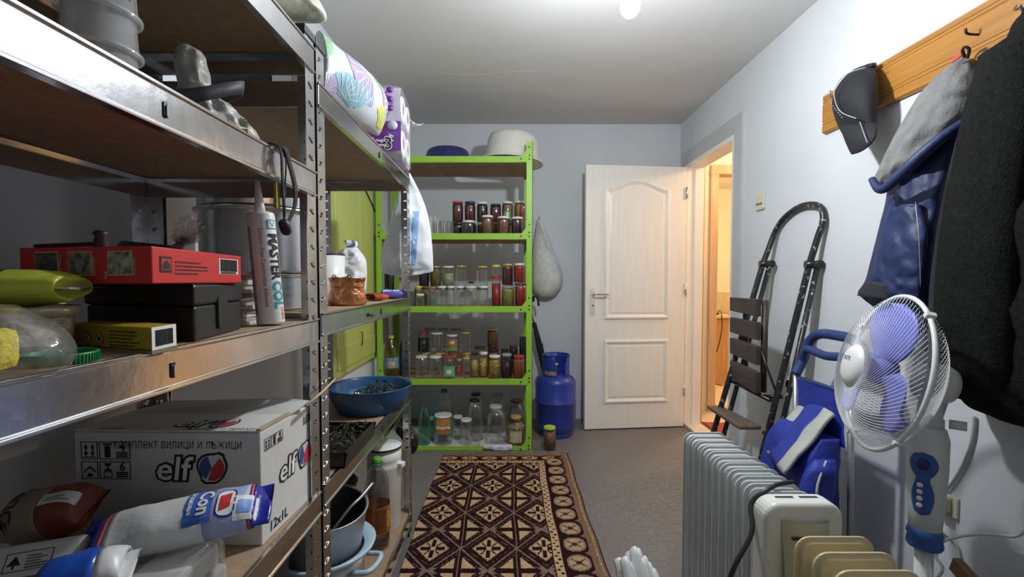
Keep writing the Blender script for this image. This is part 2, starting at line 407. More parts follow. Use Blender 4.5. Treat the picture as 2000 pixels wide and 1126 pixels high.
# ------------------------------------------------------------------ galvanised steel shelf units
XF, XB = -.424, -.80
SLOTP = .0385
def post_mesh(h):
    """upright of angle section; local: corner at the origin, flange A along +y (facing +x), flange B along -x (at y=0 side)"""
    fa, fb, t = .045, .036, .0022
    mb = MB()
    def flange(wd, place):
        place(mb, 0, wd * .32, 0, h); place(mb, wd * .68, wd, 0, h)
        z = 0.
        while z < h:
            z2 = min(h, z + SLOTP - .007); place(mb, wd * .32, wd * .68, z, z2); z += SLOTP
    flange(fa, lambda m, a, b, z0, z1: m.span((-t, a, z0), (0, b, z1)))
    flange(fb, lambda m, a, b, z0, z1: m.span((-b, 0, z0), (-a, t, z1)))
    z = SLOTP - .006
    while z < h - .01:
        mb.box((.0012, fa * .5, z), (.003, fa * .38, .0035), RX(.45)); z += SLOTP
    return mb
def steel_unit(label, y0, y1, h, levels):
    u = T('steel_shelf_unit', label, 'shelf unit', (XF, y0, 0), group='galvanised shelf units along the left wall')
    L, D = y1 - y0, XF - XB
    pm = post_mesh(h).mesh('post', STEELD)
    mir = [(0, 0, 0, 1, 1), (0, L, 0, 1, -1), (-D, 0, 0, -1, 1), (-D, L, 0, -1, -1)]
    for (x, y, z, sx, sy) in mir:
        me = pm if (sx, sy) == (1, 1) else pm.copy()
        if (sx, sy) != (1, 1):
            me.transform(Matrix.Diagonal((sx, sy, 1, 1)))
            if sx * sy < 0: me.flip_normals()
        p = P(me, 'post', None, u, loc=(x, y, z))
        cpb = MB().span((-.041 * (1 if sx > 0 else 0) - .001, -.002, h - .012), (.041 * (0 if sx > 0 else 1) + .003, .05, h + .006))
        c = P(cpb, 'end_cap', BLACKP, p, .002)
        if sy < 0: c.scale = (1, -1, 1)
    BH = .054
    for z in levels:
        b = P(MB().span((-D + .004, .004, z - .012), (-.006, L - .004, z)), 'shelf_board', BOARD, u)
        fb = MB()
        fb.prism([(0, 0), (.0, -.004), (-.003, -.006), (-.003, -BH + .006), (0, -BH + .004), (0, -BH), (-.014, -BH), (-.014, -BH + .002), (-.006, -BH + .002), (-.006, -.004), (-.018, -.013), (-.018, -.011), (-.006, 0)],
                 (.006, .006, z + .002), (1, 0, 0), (0, 0, 1), (0, L - .012, 0))
        P(fb, 'front_beam', STEEL, b, .0008)
        bb = MB().span((-D - .002, .006, z - BH), (-D + .003, L - .006, z + .002)).span((-D + .003, .006, z - .016), (-D + .02, L - .006, z - .0125))
        P(bb, 'rear_beam', STEEL, b)
        for yy, s in ((.0035, 1), (L - .0035, -1)):
            P(MB().span((-D, yy - .0015, z - BH), (-.002, yy + .0015, z + .002)).span((-D + .005, yy + s * .0015, z - .0165), (-.008, yy + s * .018, z - .0125)), 'end_beam', STEEL, b)
        P(MB().prism(rrect(.0075, .020, .003, 3), (.0033, L * .5 + .01, z - .027), (0, 1, 0), (0, 0, 1), (.0012, 0, 0)), 'slot', BLACKP, b)
        P(MB().prism(rrect(.0055, .015, .002, 3), (.0042, L * .5 + .0115, z - .0285), (0, 1, 0), (0, 0, 1), (.0022, 0, 0)), 'clip_tab', STEEL, b)
    return u
ZA, ZB_, ZCs, ZD = 1.618, 1.352, 1.030, .640
steel_unit('galvanised steel shelf unit carrying the cardboard box and the red box', .10, 1.018, 1.645, [.12, ZD, ZCs, ZB_, ZA])
Z1, Z2, Z3, Z4 = 1.555, 1.040, .645, .105
steel_unit('galvanised steel shelf unit carrying the copper pot and the blue pan', 1.026, 1.985, 1.645, [Z4, Z3, Z2, Z1])

# ------------------------------------------------------------------ lime green rack
GX0, GX1, GY0, GY1 = -.852, .163, 2.955, 3.42
rk = T('green_metal_rack', 'lime green metal rack full of preserving jars against the back wall', 'rack', (GX0, GY0, 0))
GW, GD = GX1 - GX0, GY1 - GY0
LEV = [.030, .475, .950, 1.422, 1.915]
def angle_post(sx, sy):
    w, t = .040, .003
    return MB().span((0, 0, 0), (sx * w, sy * t, 2.005)).span((0, 0, 0), (sx * t, sy * w, 2.005))
for x, y, sx, sy in ((0, 0, 1, 1), (GW, 0, -1, 1), (0, GD, 1, -1), (GW, GD, -1, -1)):
    p = P(angle_post(sx, sy), 'post', LIME, rk, loc=(x, y, 0))
    if y == 0:
        for z in LEV:
            for dz in (-.02, .004, .055):
                P(MB().tube([(sx * .022, -.003, z + dz), (sx * .022, .0, z + dz)], .0055, 6), 'bolt', BLACKP, p)
GBOARD = M('rack_board', (.36, .23, .14), .75, 0, .16, 3, stretch=(4, .6, 1))
LINER = M('white_shelf_paper', (.62, .62, .60), .7, 0, .08, 12)
for i, z in enumerate(LEV):
    b = P(MB().span((.006, .006, max(z - .03, .002)), (GW - .006, GD - .006, z - .012)), 'shelf_board', LINER if i == 0 else GBOARD, rk)
    zl_ = max(z - .04, .001)
    P(MB().span((.004, .003, zl_), (GW - .004, .006, z)).span((.004, .006, zl_), (GW - .004, .03, zl_ + .003)), 'front_lip', LIME, b, .001)
    P(MB().span((.003, .004, zl_), (.006, GD - .004, z)), 'side_lip', LIME, b)
    P(MB().span((GW - .006, .004, zl_), (GW - .003, GD - .004, z)), 'side_lip', LIME, b)
    up = 1
    for sx, x in ((-1, GW - .03), (1, .03)):
        g = P(MB().prism([(0, zl_ - z + .001), (sx * .062, zl_ - z + .001), (sx * .062, -.03), (0, .052)], (x, -.0035, z), (1, 0, 0), (0, 0, 1), (0, .003, 0)), 'gusset', LIME, b)
        P(MB().tube([(x + sx * .045, -.007, z - .02), (x + sx * .045, -.003, z - .02)], .006, 6), 'bolt', BLACKP, g)

# ------------------------------------------------------------------ jars
LIDC = {'white': (.74, .74, .72), 'gold': (.55, .40, .12), 'red': (.42, .045, .035), 'navy': (.03, .035, .12), 'black': (.025, .025, .025),
        'grey': (.32, .33, .33), 'yellow': (.75, .60, .06), 'orange': (.50, .14, .04), 'maroon': (.12, .025, .035), 'lime': (.42, .62, .05), 'cream': (.62, .58, .45)}
FILLC = {'dark red': ((.10, .008, .012), .3, 14), 'nearly black': ((.018, .008, .012), .3, 20), 'red': ((.36, .022, .018), .25, 25), 'brown chunky': ((.20, .085, .045), .55, 42),
         'orange brown': ((.33, .12, .035), .4, 60), 'green pickle': ((.15, .15, .045), .5, 40), 'pale green': ((.36, .38, .24), .35, 30), 'green pea': ((.26, .27, .04), .6, 130),
         'pasta yellow': ((.55, .38, .10), .6, 70), 'honey brown': ((.16, .07, .015), .3, 10), 'mushroom': ((.26, .20, .10), .65, 55), 'rust': ((.38, .13, .04), .15, 30), 'dark plum': ((.035, .012, .03), .3, 20)}
def lidm(c): return M('lid_' + c, LIDC[c], .35, .35 if c == 'gold' else 0, .06)
def fillm(c):
    col, var, sc = FILLC[c]; return M('fill_' + c.replace(' ', '_'), col, .35, 0, var, sc, .3, sc * 1.5)
SHELFN = ['bottom', 'second lowest', 'middle', 'second highest', 'top']
def jar(x0, x1, yt, z0, Y, lid, fill=None, level=1.0, lab=None, label=None, group=None, kind='jar', h=None, nm='jar', cat='jar', lr=None, glass=None):
    px = (x0 + x1) / 2
    p = at(px, yt, Y=Y); dep = Y * math.cos(TH) - (p.z - CH) * math.sin(TH); r = (x1 - x0) / 2 * dep / F
    H = h if h else p.z - z0
    t = T(nm, label, cat, (p.x, Y, z0), group=group, rz=random.uniform(0, 6))
    G = glass or GLASS
    if kind == 'jar':
        lr = lr or r * .90; neck = lr * .94; lh = .015
        prof = [(r * .86, 0), (r * .97, .004), (r, .010), (r, H * .78), (r * .97, H * .84), (neck, H - lh - .004), (neck, H - .004)]
    elif kind == 'big':
        lr = lr or r * .56; neck = lr * .95; lh = .016
        prof = [(r * .88, 0), (r * .98, .006), (r, .016), (r, H * .58), (r * .96, H * .68), (r * .84, H * .78), (r * .66, H * .87), (neck, H - lh - .012), (neck, H - .004)]
    elif kind == 'glass':
        lh = 0; prof = [(r * .8, 0), (r * .82, .004), (r, H)]
    elif kind == 'bottle':
        lr = lr or r * .36; neck = lr * .9; lh = .02
        prof = [(r * .9, 0), (r, .008), (r, H * .16), (r * .95, H * .2), (r, H * .24), (r, H * .60), (r * .9, H * .70), (r * .62, H * .82), (neck, H * .90), (neck, H - .004)]
    P(MB().lathe(prof, 20, caps=False).lathe([(0, .002), (prof[0][0], .002)], 20, caps=False), 'glass_body', G, t)
    if fill:
        ins = .93; zt = .006 + (H - lh - .012) * level; pf = [(0, .006)]
        for (a, b) in prof:
            if b >= .006 and b < zt: pf.append((a * ins, max(b, .007)))
        # radius at zt
        rr = prof[-1][0]
        for (a, b), (c, d) in zip(prof, prof[1:]):
            if b <= zt <= d: rr = a + (c - a) * (zt - b) / max(1e-6, d - b)
        pf += [(rr * ins, zt), (0, zt)]
        P(MB().lathe(pf, 18, caps=False), 'contents', fillm(fill), t)
    if lid:
        P(MB().lathe([(lr * .99, H - lh), (lr * 1.03, H - lh + .002), (lr * 1.03, H - .003), (lr * .97, H), (lr * .86, H - .0005), (0, H - .0015)], 20), 'lid', lidm(lid), t)
    if lab:
        for (col, a, b, wdt) in lab:
            mb = MB(); n = 12
            aim = math.atan2(-Y, -p.x) - t.rotation_euler.z
            def fn(u, v, wdt=wdt, a=a, b=b): 
                an = aim + (u - .5) * wdt; q = r * 1.012; return (q * math.cos(an), q * math.sin(an), H * (a + (b - a) * v))
            mb.grid(fn, n, 1); P(mb, 'label_paper', M('label_' + '_'.join('%02d' % int(c * 100) for c in col), col, .5, 0, .3, 45), t)
    return t
random.seed(5)
def place_jars(shelf, items, where):
    for it in items:
        x0, x1, yt, tier, Y, lid, fill = it[:7]; kw = dict(it[7]) if len(it) > 7 else {}
        zs = LEV[shelf] - .0118
        z0 = zs if tier == 0 else zs + tier
        d = kw.pop('desc', None)
        if not d:
            what = (fill + ' preserve') if fill else 'nothing inside'
            d = '%s lidded jar with %s' % (lid, what) if fill else '%s lidded empty clear glass jar' % lid
        pos = ('stacked on another' if tier else ('front row' if Y < 3.12 else 'back row'))
        lb = '%s, %s, %s rack shelf' % (d, pos, SHELFN[shelf])
        jar(x0, x1, yt, z0, Y, lid, fill, label=lb, group='jars on the green rack', **kw)
Yf, Yb = 3.045, 3.195
# second highest shelf
up = .1075
it = [(883, 905, 394, up, Yb, 'red', 'dark red'), (907, 929, 394, up, Yb, 'navy', 'dark red'), (931, 953, 395, up, Yb, 'white', 'nearly black'),
      (957, 979, 399, up, Yb, 'black', 'dark red'), (980, 1002, 394, up, Yb, 'white', 'brown chunky', dict(lab=[((.10, .30, .10), .12, .52, 1.5), ((.6, .62, .55), .14, .50, .5)], desc='white lidded jar with a green and white label')),
      (1004, 1027, 393, up, Yb, 'white', 'orange brown'),
      (882, 905, 0, 0, Yb, 'black', 'nearly black', dict(h=up)), (907, 930, 0, 0, Yb, 'white', 'dark plum', dict(h=up)), (931, 953, 0, 0, Yb, 'white', 'nearly black', dict(h=up)),
      (957, 979, 0, 0, Yb, 'red', 'dark red', dict(h=up)), (980, 1003, 0, 0, Yb, 'black', 'dark plum', dict(h=up)), (1004, 1027, 0, 0, Yb, 'maroon', 'dark plum', dict(h=up)),
      (902, 929, 431, 0, Yf, 'white', 'dark plum'), (940, 964, 421, 0, Yf, 'white', 'brown chunky'), (971, 996, 423, 0, Yf, 'white', 'brown chunky'), (998, 1022, 424, 0, Yf, 'white', 'dark plum')]
it += [(x, x + 13, y, 0, YY, None, None, dict(kind='glass', nm='drinking_glass', cat='glass', desc='upright clear drinking glass beside the carrier bag')) for x, y, YY in ((840, 422, Yf), (853, 427, Yf + .05), (866, 433, Yf), (829, 422, Yf + .08))]
place_jars(3, it, 0)
# middle shelf
up = .131
it = [(818, 838, 520, up, Yb, 'black', 'nearly black'), (840, 862, 519, up, Yb, 'gold', 'green pickle'), (863, 888, 519, up, Yb, 'white', 'pale green', dict(level=.75)), (889, 912, 518, up, Yb, 'gold', None), (929, 953, 519, up, Yb, 'gold', None),
      (817, 838, 0, 0, Yb, 'black', 'green pickle', dict(h=up)), (840, 862, 0, 0, Yb, 'black', None, dict(h=up)), (864, 887, 0, 0, Yb, 'black', None, dict(h=up)), (889, 912, 0, 0, Yb, 'black', None, dict(h=up)), (929, 953, 0, 0, Yb, 'black', None, dict(h=up)),
      (914.5, 926.5, 549, 0, Yb + .01, 'black', None, dict(desc='narrow black lidded empty jar')),
      (960, 978, 517, 0, Yf + .02, 'yellow', 'red', dict(level=.60, lab=[((.45, .03, .04), .66, .74, 3.0)], desc='tall narrow yellow capped bottle of red sauce', kind='jar', nm='sauce_bottle', cat='bottle')),
      (979, 1005, 558, 0, Yf + .02, 'grey', 'green pea'), (1005, 1029, 553, 0, Yf + .02, 'maroon', 'red'),
      (980, 1002, 515, at(992, 558, Y=Yf + .02).z - LEV[2] + .0122, Yf + .02, 'gold', 'dark red'), (1003, 1027, 514, at(1017, 553, Y=Yf + .02).z - LEV[2] + .0122, Yf + .02, 'white', 'red'),
      (812, 829, 573, 0, Yf - .035, 'white', None, dict(desc='small short white lidded empty jar')), (809, 825, 558, 0, Yf + .065, 'yellow', 'green pickle'),
      (835, 853, 560, 0, Yf, 'orange', None), (854, 872, 558, 0, Yf, 'white', None), (873, 889, 558, 0, Yf, 'white', None), (890, 907, 558, 0, Yf, 'white', None), (908, 932, 558, 0, Yf, 'white', None), (934, 954, 558, 0, Yf, 'white', None)]
place_jars(2, it, 0)
# second lowest shelf
up = .150
it = [(815, 838, 647, up, Yb, 'red', 'nearly black', dict(level=.8)), (840, 866, 648, up, Yb, 'white', None), (871, 895, 652, up, Yb, 'white', None, dict(lab=[((.45, .16, .06), .35, .75, 1.9), ((.16, .33, .08), .12, .38, 1.9), ((.7, .66, .55), .5, .66, .7)], desc='white lidded jar with an orange and green label')),
      (898, 921, 647, up, Yb, 'gold', None), (815, 838, 0, 0, Yb, 'gold', None, dict(h=up)), (840, 866, 0, 0, Yb, 'gold', None, dict(h=up)), (871, 895, 0, 0, Yb, 'red', None, dict(h=up)), (898, 921, 0, 0, Yb, 'gold', None, dict(h=up)),
      (829, 852, 640, .165, Yb + .12, 'grey', None), (855, 877, 640, .165, Yb + .12, 'grey', None), (879, 901, 640, .165, Yb + .12, 'grey', None),
      (829, 852, 0, 0, Yb + .12, 'grey', None, dict(h=.165)), (855, 877, 0, 0, Yb + .12, 'grey', None, dict(h=.165)), (879, 901, 0, 0, Yb + .12, 'grey', None, dict(h=.165)),
      (951, 974, 640, .168, Yb + .02, 'cream', 'honey brown'), (950, 975, 0, 0, Yb + .02, 'black', 'honey brown', dict(h=.168)),
      (926, 948, 676, 0, Yb, 'black', None), (978, 994, 681, 0, Yb + .03, 'black', 'dark plum'), (994, 1012, 674, 0, Yb + .02, 'maroon', 'nearly black'), (1014, 1031, 652, 0, Yb, 'yellow', 'nearly black', dict(desc='tall yellow capped jar with black contents')),
      (811, 835, 694, 0, Yf, 'white', None), (838, 863, 694, 0, Yf, 'white', None),
      (864, 889, 695, 0, Yf, 'red', None, dict(lab=[((.16, .40, .20), .12, .58, 2.2), ((.75, .78, .7), .25, .42, .8)], desc='red lidded jar with a green label')),
      (891, 903, 700, 0, Yf + .06, 'gold', None, dict(lab=[((.45, .1, .08), .2, .65, 2.0)], desc='narrow gold lidded jar with a red label')), (903, 918, 697, 0, Yf, 'gold', None),
      (919, 935, 688, 0, Yf + .03, 'black', 'pasta yellow', dict(level=.8)), (936, 953, 687, 0, Yf + .03, 'white', 'pasta yellow', dict(level=.85)), (954, 978, 693, 0, Yf - .005, 'white', 'pasta yellow', dict(level=.9, desc='wide white lidded jar of yellow pasta shapes')),
      (979, 1000, 690, 0, Yf, 'grey', 'dark plum', dict(level=.8)), (1001, 1025, 693, 0, Yf, 'red', 'rust', dict(level=.92))]
place_jars(1, it, 0)
# bottom shelf
PETG = CLEAR('green_pet', (.55, .85, .70), .06, .5, .05); PETB = CLEAR('blue_pet', (.55, .80, .88), .06, .5, .05); PETC = CLEAR('clear_pet', (.90, .93, .92), .07, .5, .06, bump=.25, bscale=12)
it = [(910, 944, 779, 0, 3.12, 'black', None, dict(kind='big', desc='large black lidded empty three litre jar')), (913, 946, 767, 0, 3.30, 'black', None, dict(kind='big', desc='large black lidded empty three litre jar')),
      (951, 991, 768, 0, 3.30, 'grey', None, dict(kind='big', desc='large grey lidded empty three litre jar')), (947, 989, 791, 0, 3.07, 'cream', None, dict(kind='big', desc='large cream lidded empty three litre jar')),
      (990, 1028, 780, 0, 3.21, 'maroon', 'nearly black', dict(kind='big', level=.3, lr=.04, desc='large maroon lidded jar with dark dregs')),
      (988, 1027, 811, 0, 3.035, 'gold', 'mushroom', dict(kind='big', lr=.036, level=.75, lab=[((.48, .42, .26), .15, .55, 1.2)], desc='large gold lidded jar of mushrooms with a cream label')),
      (899, 922, 817, 0, 3.03, 'white', None, dict(desc='small white lidded empty jar')), (884, 904, 811, 0, 3.14, 'white', None, dict(desc='plain clear jar'))]
place_jars(0, it, 0)
zs = LEV[0] - .0118
jar(919, 941, 846, zs, 3.0, None, None, kind='glass', nm='drinking_glass', cat='glass', label='low clear glass tumbler at the lip of the bottom shelf of green rack')
v = jar(847, 884, 808, zs, 3.05, 'white', None, kind='jar', lab=[((.10, .22, .06), .42, .92, 3.0), ((.50, .22, .05), .42, .92, 1.5)], label='wide white lidded jar with orange and green printed label on bottom shelf')
aim = math.atan2(-3.05, -v.location.x) - v.rotation_euler.z
d = Vector((math.cos(aim), math.sin(aim), 0)); u_ = Vector((-d.y, d.x, 0))
txt('Victoria', .030, WHITEPR, v, d * .0665 + Vector((0, 0, .115)), u_, (0, 0, 1), center=True, bold=.0008)
panel(d * .0665 - u_ * .022 + Vector((0, 0, .095)), u_, (0, 0, 1), .044, .008, M('label_red', (.5, .06, .03), .5), v, 'label_band')
jar(816, 840, 786, zs, 3.03, None, None, kind='bottle', glass=PETG, nm='plastic_bottle', cat='bottle', label='green plastic bottle without cap on bottom shelf of green rack')
jar(838, 856, 780, zs, 3.12, None, None, kind='bottle', glass=PETB, nm='plastic_bottle', cat='bottle', lab=[((.35, .55, .72), .5, .62, 2)], label='pale blue plastic bottle behind the wide labelled jar')
b = jar(851, 884, 760, zs, 3.20, 'black', None, kind='bottle', glass=PETC, nm='plastic_bottle', cat='bottle', label='large clear plastic bottle with dark green sprayer cap on bottom shelf')
for c in b.children:
    if c.name.startswith('lid'): c.data.materials[0] = M('dark_green_cap', (.02, .13, .07), .4)
P(MB().tube([(-.05, 0, b.location.z + .375), (.045, .01, b.location.z + .39)], .008, 6), 'spray_lever', M('dark_green_cap', (.02, .13, .07), .4), b, rot=(0, 0, -b.rotation_euler.z))
# oil and dark bottles behind the carrier bag
OIL = CLEAR('oil_bottle_plastic', (.80, .74, .25), .06, .45, .05)
o = jar(750, 778, 655, LEV[1] - .0118, 3.10, 'yellow', None, kind='bottle', glass=OIL, nm='oil_bottle', cat='bottle', lab=[((.18, .35, .60), .22, .48, 2.4), ((.75, .5, .08), .26, .38, 1.0)], label='sunflower oil bottle with yellow cap and blue label on green rack')
jar(779, 797, 653, LEV[1] - .0118, 3.12, 'red', 'nearly black', kind='bottle', nm='dark_bottle', cat='bottle', label='dark bottle with red cap beside the sunflower oil bottle')
jar(750, 770, 512, LEV[2] - .0118, 3.12, 'black', 'nearly black', label='dark jar behind the hanging carrier bag on middle shelf of green rack', group='jars on the green rack')
# jar standing on the floor
jar(1061, 1086, 832, .0, 2.985, 'lime', 'brown chunky', level=.9, label='jar of dark fruit with a bright green lid on the floor', nm='jar')

# things on top of the rack
zt = LEV[4]
NAVY = M('navy_plastic', (.022, .028, .13), .35, 0, .05)
CREAM = M('cream_plastic', (.68, .66, .60), .4, 0, .04)
o = T('basin', 'navy blue plastic basin turned upside down on the green rack', 'basin', (at(875, 303, Y=3.18).x, 3.18, zt - .0115))
P(MB().lathe([(.168, 0), (.175, .004), (.170, .012), (.164, .014), (.158, .05), (.140, .098), (.125, .108), (0, .112)], 32), 'bowl', NAVY, o)
P(MB().lathe([(.178, .0), (.182, .006), (.178, .012), (.168, .012), (.168, .0)], 32, caps=False), 'rim', NAVY, o)
o = T('tub', 'large cream plastic tub turned upside down on the green rack', 'tub', (at(996, 300, Y=3.2).x + .012, 3.195, zt + .0155), rot=(0, math.radians(4.2), 0))
P(MB().lathe([(.198, 0), (.192, .02), (.184, .09), (.174, .15), (.162, .178), (.142, .188), (0, .190)], 36), 'bowl', CREAM, o)
P(MB().lathe([(.198, .004), (.217, -.004), (.220, .006), (.212, .016), (.196, .018)], 36, caps=False), 'rim', CREAM, o)
o = T('film_bag', 'crumpled clear plastic bag beside the navy basin', 'bag', (at(812, 300, Y=3.15).x - .075, 3.12, zt - .0115))
P(MB().loft(rowsmooth([((-.07, 0, 0), (.07, 0, 0), (0, -.05, 0), (0, .05, 0)), ((-.08, 0, .03), (.075, 0, .03), (0, -.06, .0), (0, .05, 0)), ((-.04, 0, .06), (.03, 0, .055), (0, -.03, 0), (0, .03, 0)), ((-.02, 0, .085), (.0, 0, .085), (0, -.01, 0), (0, .01, 0))], 10), 20, .016, 30, 3), 'film', FILM, o)
# cloth over the bottom lip
cl = MB(); CLOTH = M('white_purple_cloth', (.62, .56, .64), .8, 0, .22, 26, .3, 60)
cx = at(972, 865, Y=2.95).x
def clf(u, v):
    x = cx + (u - .5) * .19; s = v
    y = 2.972 - .027 * min(1, s / .55); z = LEV[0] - .0105 + .004 + (.010 if s < .55 else 0)
    if s > .5: y = 2.945 - .004 * math.sin(u * 20); z = LEV[0] + .004 - (s - .5) * (.03 + .09 * max(0, math.sin((u - .25) * 4.2)))
    return (x, y, max(z, .006) + .006 * noise.noise(Vector((u * 7, v * 7, 2))))
cl.grid(clf, 22, 16)
o = P(cl, 'rag', CLOTH); tag(o, 'crumpled white and purple rag hanging over the bottom shelf lip', 'rag')
m = o.modifiers.new('thick', 'SOLIDIFY'); m.thickness = .002

# ------------------------------------------------------------------ left shelf C: red box, black case, yellow box, tub, tube
def box_thing(name, label, cat, A, Bv, Cv, H, mat, partname='carton', bev=.0015, drop=0):
    """box with bottom corner A (front right), bottom edges A->Bv and A->Cv"""
    A, Bv, Cv = Vector(A), Vector(Bv), Vector(Cv)
    t = T(name, label, cat, A); u, v = Bv - A, Cv - A; u.z = v.z = 0
    mb = MB().prism([(0, 0), (1, 0), (1, 1), (0, 1)], (0, 0, 0), u, v, (0, 0, H))
    b = P(mb, partname, mat, t, bev); return t, u, v, b
cs = box_thing('tool_case', 'black plastic tool case lying under the red box', 'case', (-.432, .628, ZCs), (-.622, .672, ZCs), (-.468, .800, ZCs), .050, BLACKP, 'case_base', .004)
A, u, v = Vector((0, 0, 0)), cs[1], cs[2]
P(MB().prism([(-.012, -.02), (1.01, -.02), (1.01, 1.01), (-.012, 1.01)], (0, 0, .0505), u, v, (0, 0, .030)), 'case_lid', BLACKP, cs[0], .004)
n1 = Vector((v.y, -v.x, 0)).normalized()
P(MB().prism(rrect(.035, .05, .006), v * .5 + n1 * .0002 + Vector((0, 0, .036)), v.normalized(), (0, 0, 1), n1 * .004), 'latch', BLACKP, cs[0], .001)
RED = M('red_carton', (.62, .025, .03), .38, 0, .05, 8)
zr = ZCs + .0815
rb, u, v, _b = box_thing('red_box', 'red cardboard box with barcode and three step pictures lying on the black case', 'box', (-.424, .545, zr), (-.618, .580, zr), (-.452, .775, zr), .045, RED)
H = .045; U, V = u.normalized(), v.normalized(); LU, LV = u.length, v.length
# left long face reads from far left to right: reading direction = -U
ru = -U; n0 = ru.cross(Vector((0, 0, 1))); o0 = u + n0 * .0004
panel(o0, ru, (0, 0, 1), LU, H, RED, rb, 'side_print', .0002)
for k, fx in enumerate((.12, .38, .68)):
    w_ = LU * .185
    panel(o0 + ru * (LU * fx) + Vector((0, 0, .010)) + n0 * .0004, ru, (0, 0, 1), w_, H * .66, M('cream_print', (.55, .47, .36), .5), rb, 'picture_frame', .0002)
    panel(o0 + ru * (LU * fx + .0012) + Vector((0, 0, .0112)) + n0 * .0007, ru, (0, 0, 1), w_ - .0024, H * .66 - .0024, M('photo_print_%d' % k, [(.10, .09, .08), (.22, .18, .12), (.30, .29, .22)][k], .5, 0, .8, 110), rb, 'picture', .0002)
    txt(str(k + 1), .012, M('cream_print', (.55, .47, .36), .5), rb, o0 + ru * (LU * fx - .006) + Vector((0, 0, .006)) + n0 * .0009, ru, (0, 0, 1), 'numeral', .0002)
    ulines(o0 + ru * (LU * fx + w_ + .004) + Vector((0, 0, .010)) + n0 * .0006, (0, 0, 1), -ru, .026, .007, 3, M('cream_print', (.55, .47, .36), .5), rb, seed=k)
n1 = V.cross(Vector((0, 0, 1))); e0 = n1 * .0004
panel(e0 + V * .014 + Vector((0, 0, .014)), V, (0, 0, 1), .024, .020, INK, rb, 'logo_panel', .0002)
panel(e0 + V * .0165 + Vector((0, 0, .017)) + n1 * .0003, V, (0, 0, 1), .019, .014, M('red_print', (.55, .03, .03)), rb, 'logo_ground', .0002)
P(MB().prism([(0, 0), (.0145, 0), (.0145, .006), (.00725, .0115), (0, .006)], e0 + V * .0187 + Vector((0, 0, .0182)) + n1 * .0006, V, (0, 0, 1), n1 * .0002), 'house_logo', INK, rb)
ulines(e0 + V * .046 + Vector((0, 0, .012)), V, (0, 0, 1), .085, .020, 4, INK, rb, seed=4)
bx_ = LV - .075
panel(e0 + V * bx_ + Vector((0, 0, .014)), V, (0, 0, 1), .062, .024, WHITEPR, rb, 'barcode_label', .0002)
bars(e0 + V * (bx_ + .004) + Vector((0, 0, .018)) + n1 * .0004, V, (0, 0, 1), .054, .019, INK, rb, 3)
ulines(e0 + V * (bx_ + .005) + Vector((0, 0, .0148)) + n1 * .0005, V, (0, 0, 1), .052, .0028, 1, INK, rb, 'barcode_digits', th=.9)
# yellow box
YEL = M('yellow_carton', (.42, .29, .02), .45, 0, .06, 9)
yb, u, v, _b = box_thing('yellow_box', 'yellow box with hazard diamonds and white barcode end in front of the black case', 'box', (-.412, .525, ZCs + .004), (-.555, .575, ZCs + .004), (-.418, .572, ZCs + .004), .027, YEL)
ru = -u.normalized(); LU = u.length; n0 = ru.cross(Vector((0, 0, 1))); o0 = u + n0 * .0004
for k in range(3):
    c0 = o0 + ru * (.012 + .024 * k) + Vector((0, 0, .010))
    P(MB().prism([(0, -.0085), (.0085, 0), (0, .0085), (-.0085, 0)], c0, ru, (0, 0, 1), n0 * .0002), 'hazard_diamond', INK, yb)
    P(MB().prism([(0, -.0070), (.0070, 0), (0, .0070), (-.0070, 0)], c0 + n0 * .0002, ru, (0, 0, 1), n0 * .0002), 'hazard_ground', M('hazard_cream', (.6, .5, .3), .5), yb)
    sy = [[(-.004, -.002), (.004, -.002), (.002, .0005), (.0035, .003), (0, .001), (-.003, .003), (-.002, .0005)], [(-.0006, -.004), (.0006, -.004), (.0012, .004), (-.0012, .004)], [(0, -.004), (.002, -.001), (.0035, .001), (.002, .003), (0, .002), (-.002, .003), (-.0035, .001), (-.002, -.001)]][k]
    P(MB().prism(sy, c0 + n0 * .0005, ru, (0, 0, 1), n0 * .0002), 'hazard_symbol', INK, yb)
ulines(o0 + ru * (LU * .52) + Vector((0, 0, .003)), ru, (0, 0, 1), LU * .40, .021, 5, INK, yb, seed=9, th=.3)
V = v.normalized(); n1 = V.cross(Vector((0, 0, 1)))
panel(n1 * .0004, V, (0, 0, 1), v.length, .027, WHITEPR, yb, 'white_end', .0003)
bars(n1 * .0008 + V * .006 + Vector((0, 0, .004)), V, (0, 0, 1), .034, .019, INK, yb, 6)
P(MB().prism([(-.02, -.05), (1.0, -.05), (1.0, 1), (-.02, 1)], (0, 0, -.004), u, v, (0, 0, .0035)), 'cardboard_sheet', M('grey_cardboard', (.22, .17, .12), .8), yb)
# green screw lid
c = at(101, 704, Z=ZCs + .004)
o = T('screw_lid', 'green plastic screw lid lying upturned at the shelf edge', 'lid', (c.x - .004, c.y + .012, ZCs))
GRN = M('green_plastic', (.008, .20, .055), .4, 0, .06)
P(MB().lathe([(.0305, 0), (.0315, .002), (.0320, .0105), (.0305, .0115), (.029, .0105), (.029, .003), (0, .003)], 40), 'rim', GRN, o)
rb_ = MB()
for k in range(60):
    a = 2 * math.pi * k / 60; rb_.box((.0321 * math.cos(a), .0321 * math.sin(a), .0055), (.001, .0012, .009), RZ(a))
P(rb_, 'grip_ribs', GRN, o)
